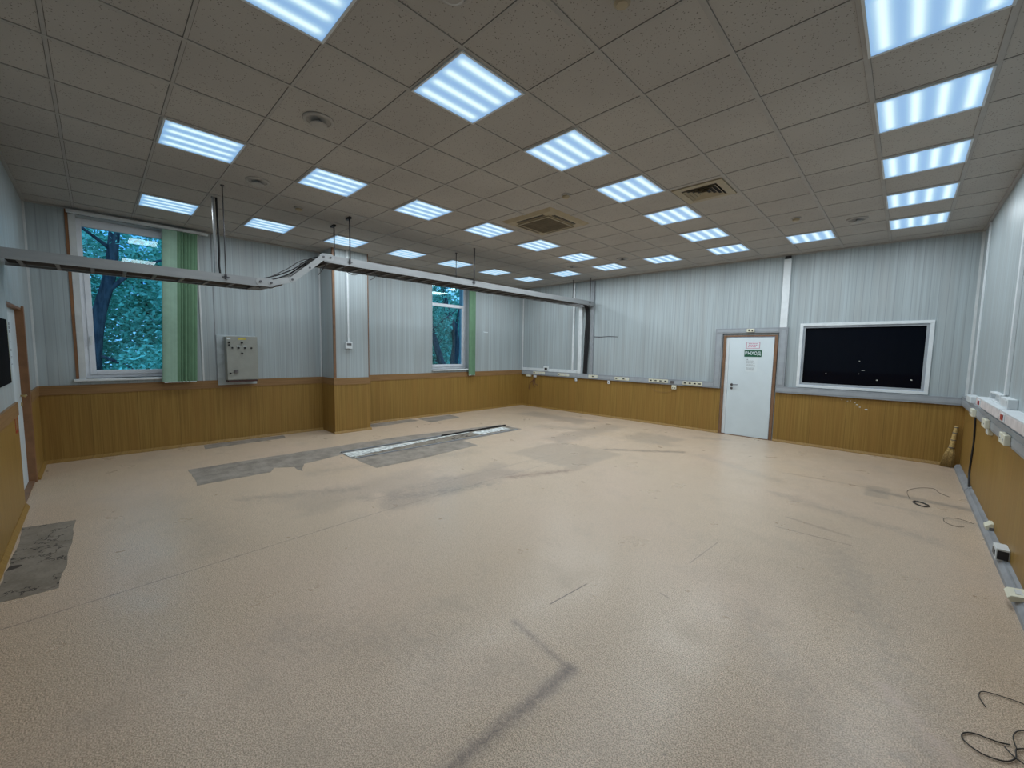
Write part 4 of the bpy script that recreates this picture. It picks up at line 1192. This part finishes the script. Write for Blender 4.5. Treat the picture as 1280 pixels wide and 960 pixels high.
tree('leaning thick trunked tree close outside the window beside the control cabinet', [(-13, -1.75, -2), (-13, -1.74, .8), (-13, -1.60, 2.3), (-13, -1.32, 3.5), (-13, -1.18, 4.6), (-13, -.9, 7)], (.185, .10),
     [([(-13, -1.45, 3.0), (-12.8, -.6, 3.9), (-12.7, .5, 4.3)], .07), ([(-13, -1.7, 1.4), (-12.7, -1.0, 1.0), (-12.4, -.4, .3)], .05), ([(-13, -1.2, 4.2), (-12.6, -2.2, 5.0)], .06)],
     [((-13.5, -1.4, 5.1), (2.0, 2.8, 1.2)), ((-13.8, -.4, 4.4), (1.0, 1.6, .7)), ((-13, -2.9, 3.6), (1.2, 1.0, 1.0)), ((-13.3, .6, 3.3), (1.2, 1.1, .8)), ((-12.6, -.6, .9), (.9, .8, .8))], 9000, .075, M_LEAFA)
tree('forked tree with dark curved trunk seen through the narrow window', [(-14, 11.2, -2), (-14, 11.22, .9), (-14, 11.33, 1.95), (-14, 11.15, 2.85), (-14, 10.7, 3.8), (-14, 10.4, 5.5)], (.24, .12),
     [([(-14, 11.25, 2.4), (-14, 11.5, 3.6), (-14, 11.9, 4.8)], .09), ([(-14, 11.2, 2.7), (-13.8, 10.6, 2.5), (-13.7, 10.0, 1.9)], .05)],
     [((-14.3, 11.0, 5.6), (2.2, 2.4, 1.4)), ((-14.3, 10.2, 3.3), (1.0, .9, .8)), ((-14.6, 11.6, 3.0), (.8, .8, .9))], 6000, .075, M_LEAFA)
tree('slanting low trunk tree at the edge of the narrow window', [(-13, 9.95, -2), (-13, 9.85, .6), (-13, 9.68, 1.1), (-13, 9.32, 2.1), (-13, 9.0, 3.2), (-13, 8.7, 5)], (.2, .09),
     [([(-13, 9.2, 2.6), (-12.8, 9.9, 3.2), (-12.7, 10.3, 3.5)], .05)], [((-13, 8.6, 4.8), (1.6, 1.6, 1.5)), ((-13.3, 9.6, 2.7), (.9, .7, .6))], 3500, .075, M_LEAFB)
bgt = [(-19, -7.0, 'dense tree behind the window beside the control cabinet, toward the near wall'), (-20, -2.4, 'dense tree straight behind the leaning trunk'), (-19.5, 1.4, 'dense tree behind the leaning trunk toward the green blind'), (-21, 5.6, 'dense tree between the views of the two windows'),
       (-20, 10.0, 'dense tree behind the slanting trunk'), (-20, 14.2, 'dense tree behind the forked trunk'), (-21, 18.2, 'dense tree farthest along behind the narrow window')]
for k, (tx, ty, lb) in enumerate(bgt):
    cl = [((tx + random.uniform(-.8, .8), ty + random.uniform(-1.5, 1.5), zc), (1.7, 2.1, 1.3)) for zc in (-.6, .8, 1.9, 2.9, 4.0)]
    cl += [((tx + random.uniform(-.5, .5), ty + random.uniform(-1.2, 1.2), zc), (1.3, 1.5, 1.1)) for zc in (5.4, 6.6)]
    tree(lb, [(tx, ty, -2), (tx, ty + .2, 2), (tx, ty - .1, 5)], (.22, .06), [], cl, 11000, .115, M_LEAFB if k % 2 else M_LEAFA)

for k, (tx, ty, lb) in enumerate([(-26, -4.6, 'tall far tree in the second rank behind the leaning trunk, toward the near wall'), (-26, .2, 'tall far tree in the second rank straight behind the wide window'),
                                  (-26, 5.0, 'tall far tree in the second rank between the two windows'), (-26, 13.0, 'tall far tree in the second rank behind the narrow window'), (-26, 18.0, 'tall far tree in the second rank behind the forked trunk')]):
    cl = [((tx + random.uniform(-.6, .6), ty + random.uniform(-.8, .8), zc), (1.6, 2.7, 1.4)) for zc in (-.8, .7, 2.0, 3.2, 4.3)]
    cl += [((tx, ty + random.uniform(-1.2, 1.2), zc), (1.4, 2.2, 1.1)) for zc in (5.4,)]
    tree(lb, [(tx, ty, -2), (tx, ty + .2, 2), (tx, ty - .1, 5)], (.25, .08), [], cl, 9000, .16, M_LEAFA if k % 2 else M_LEAFB)
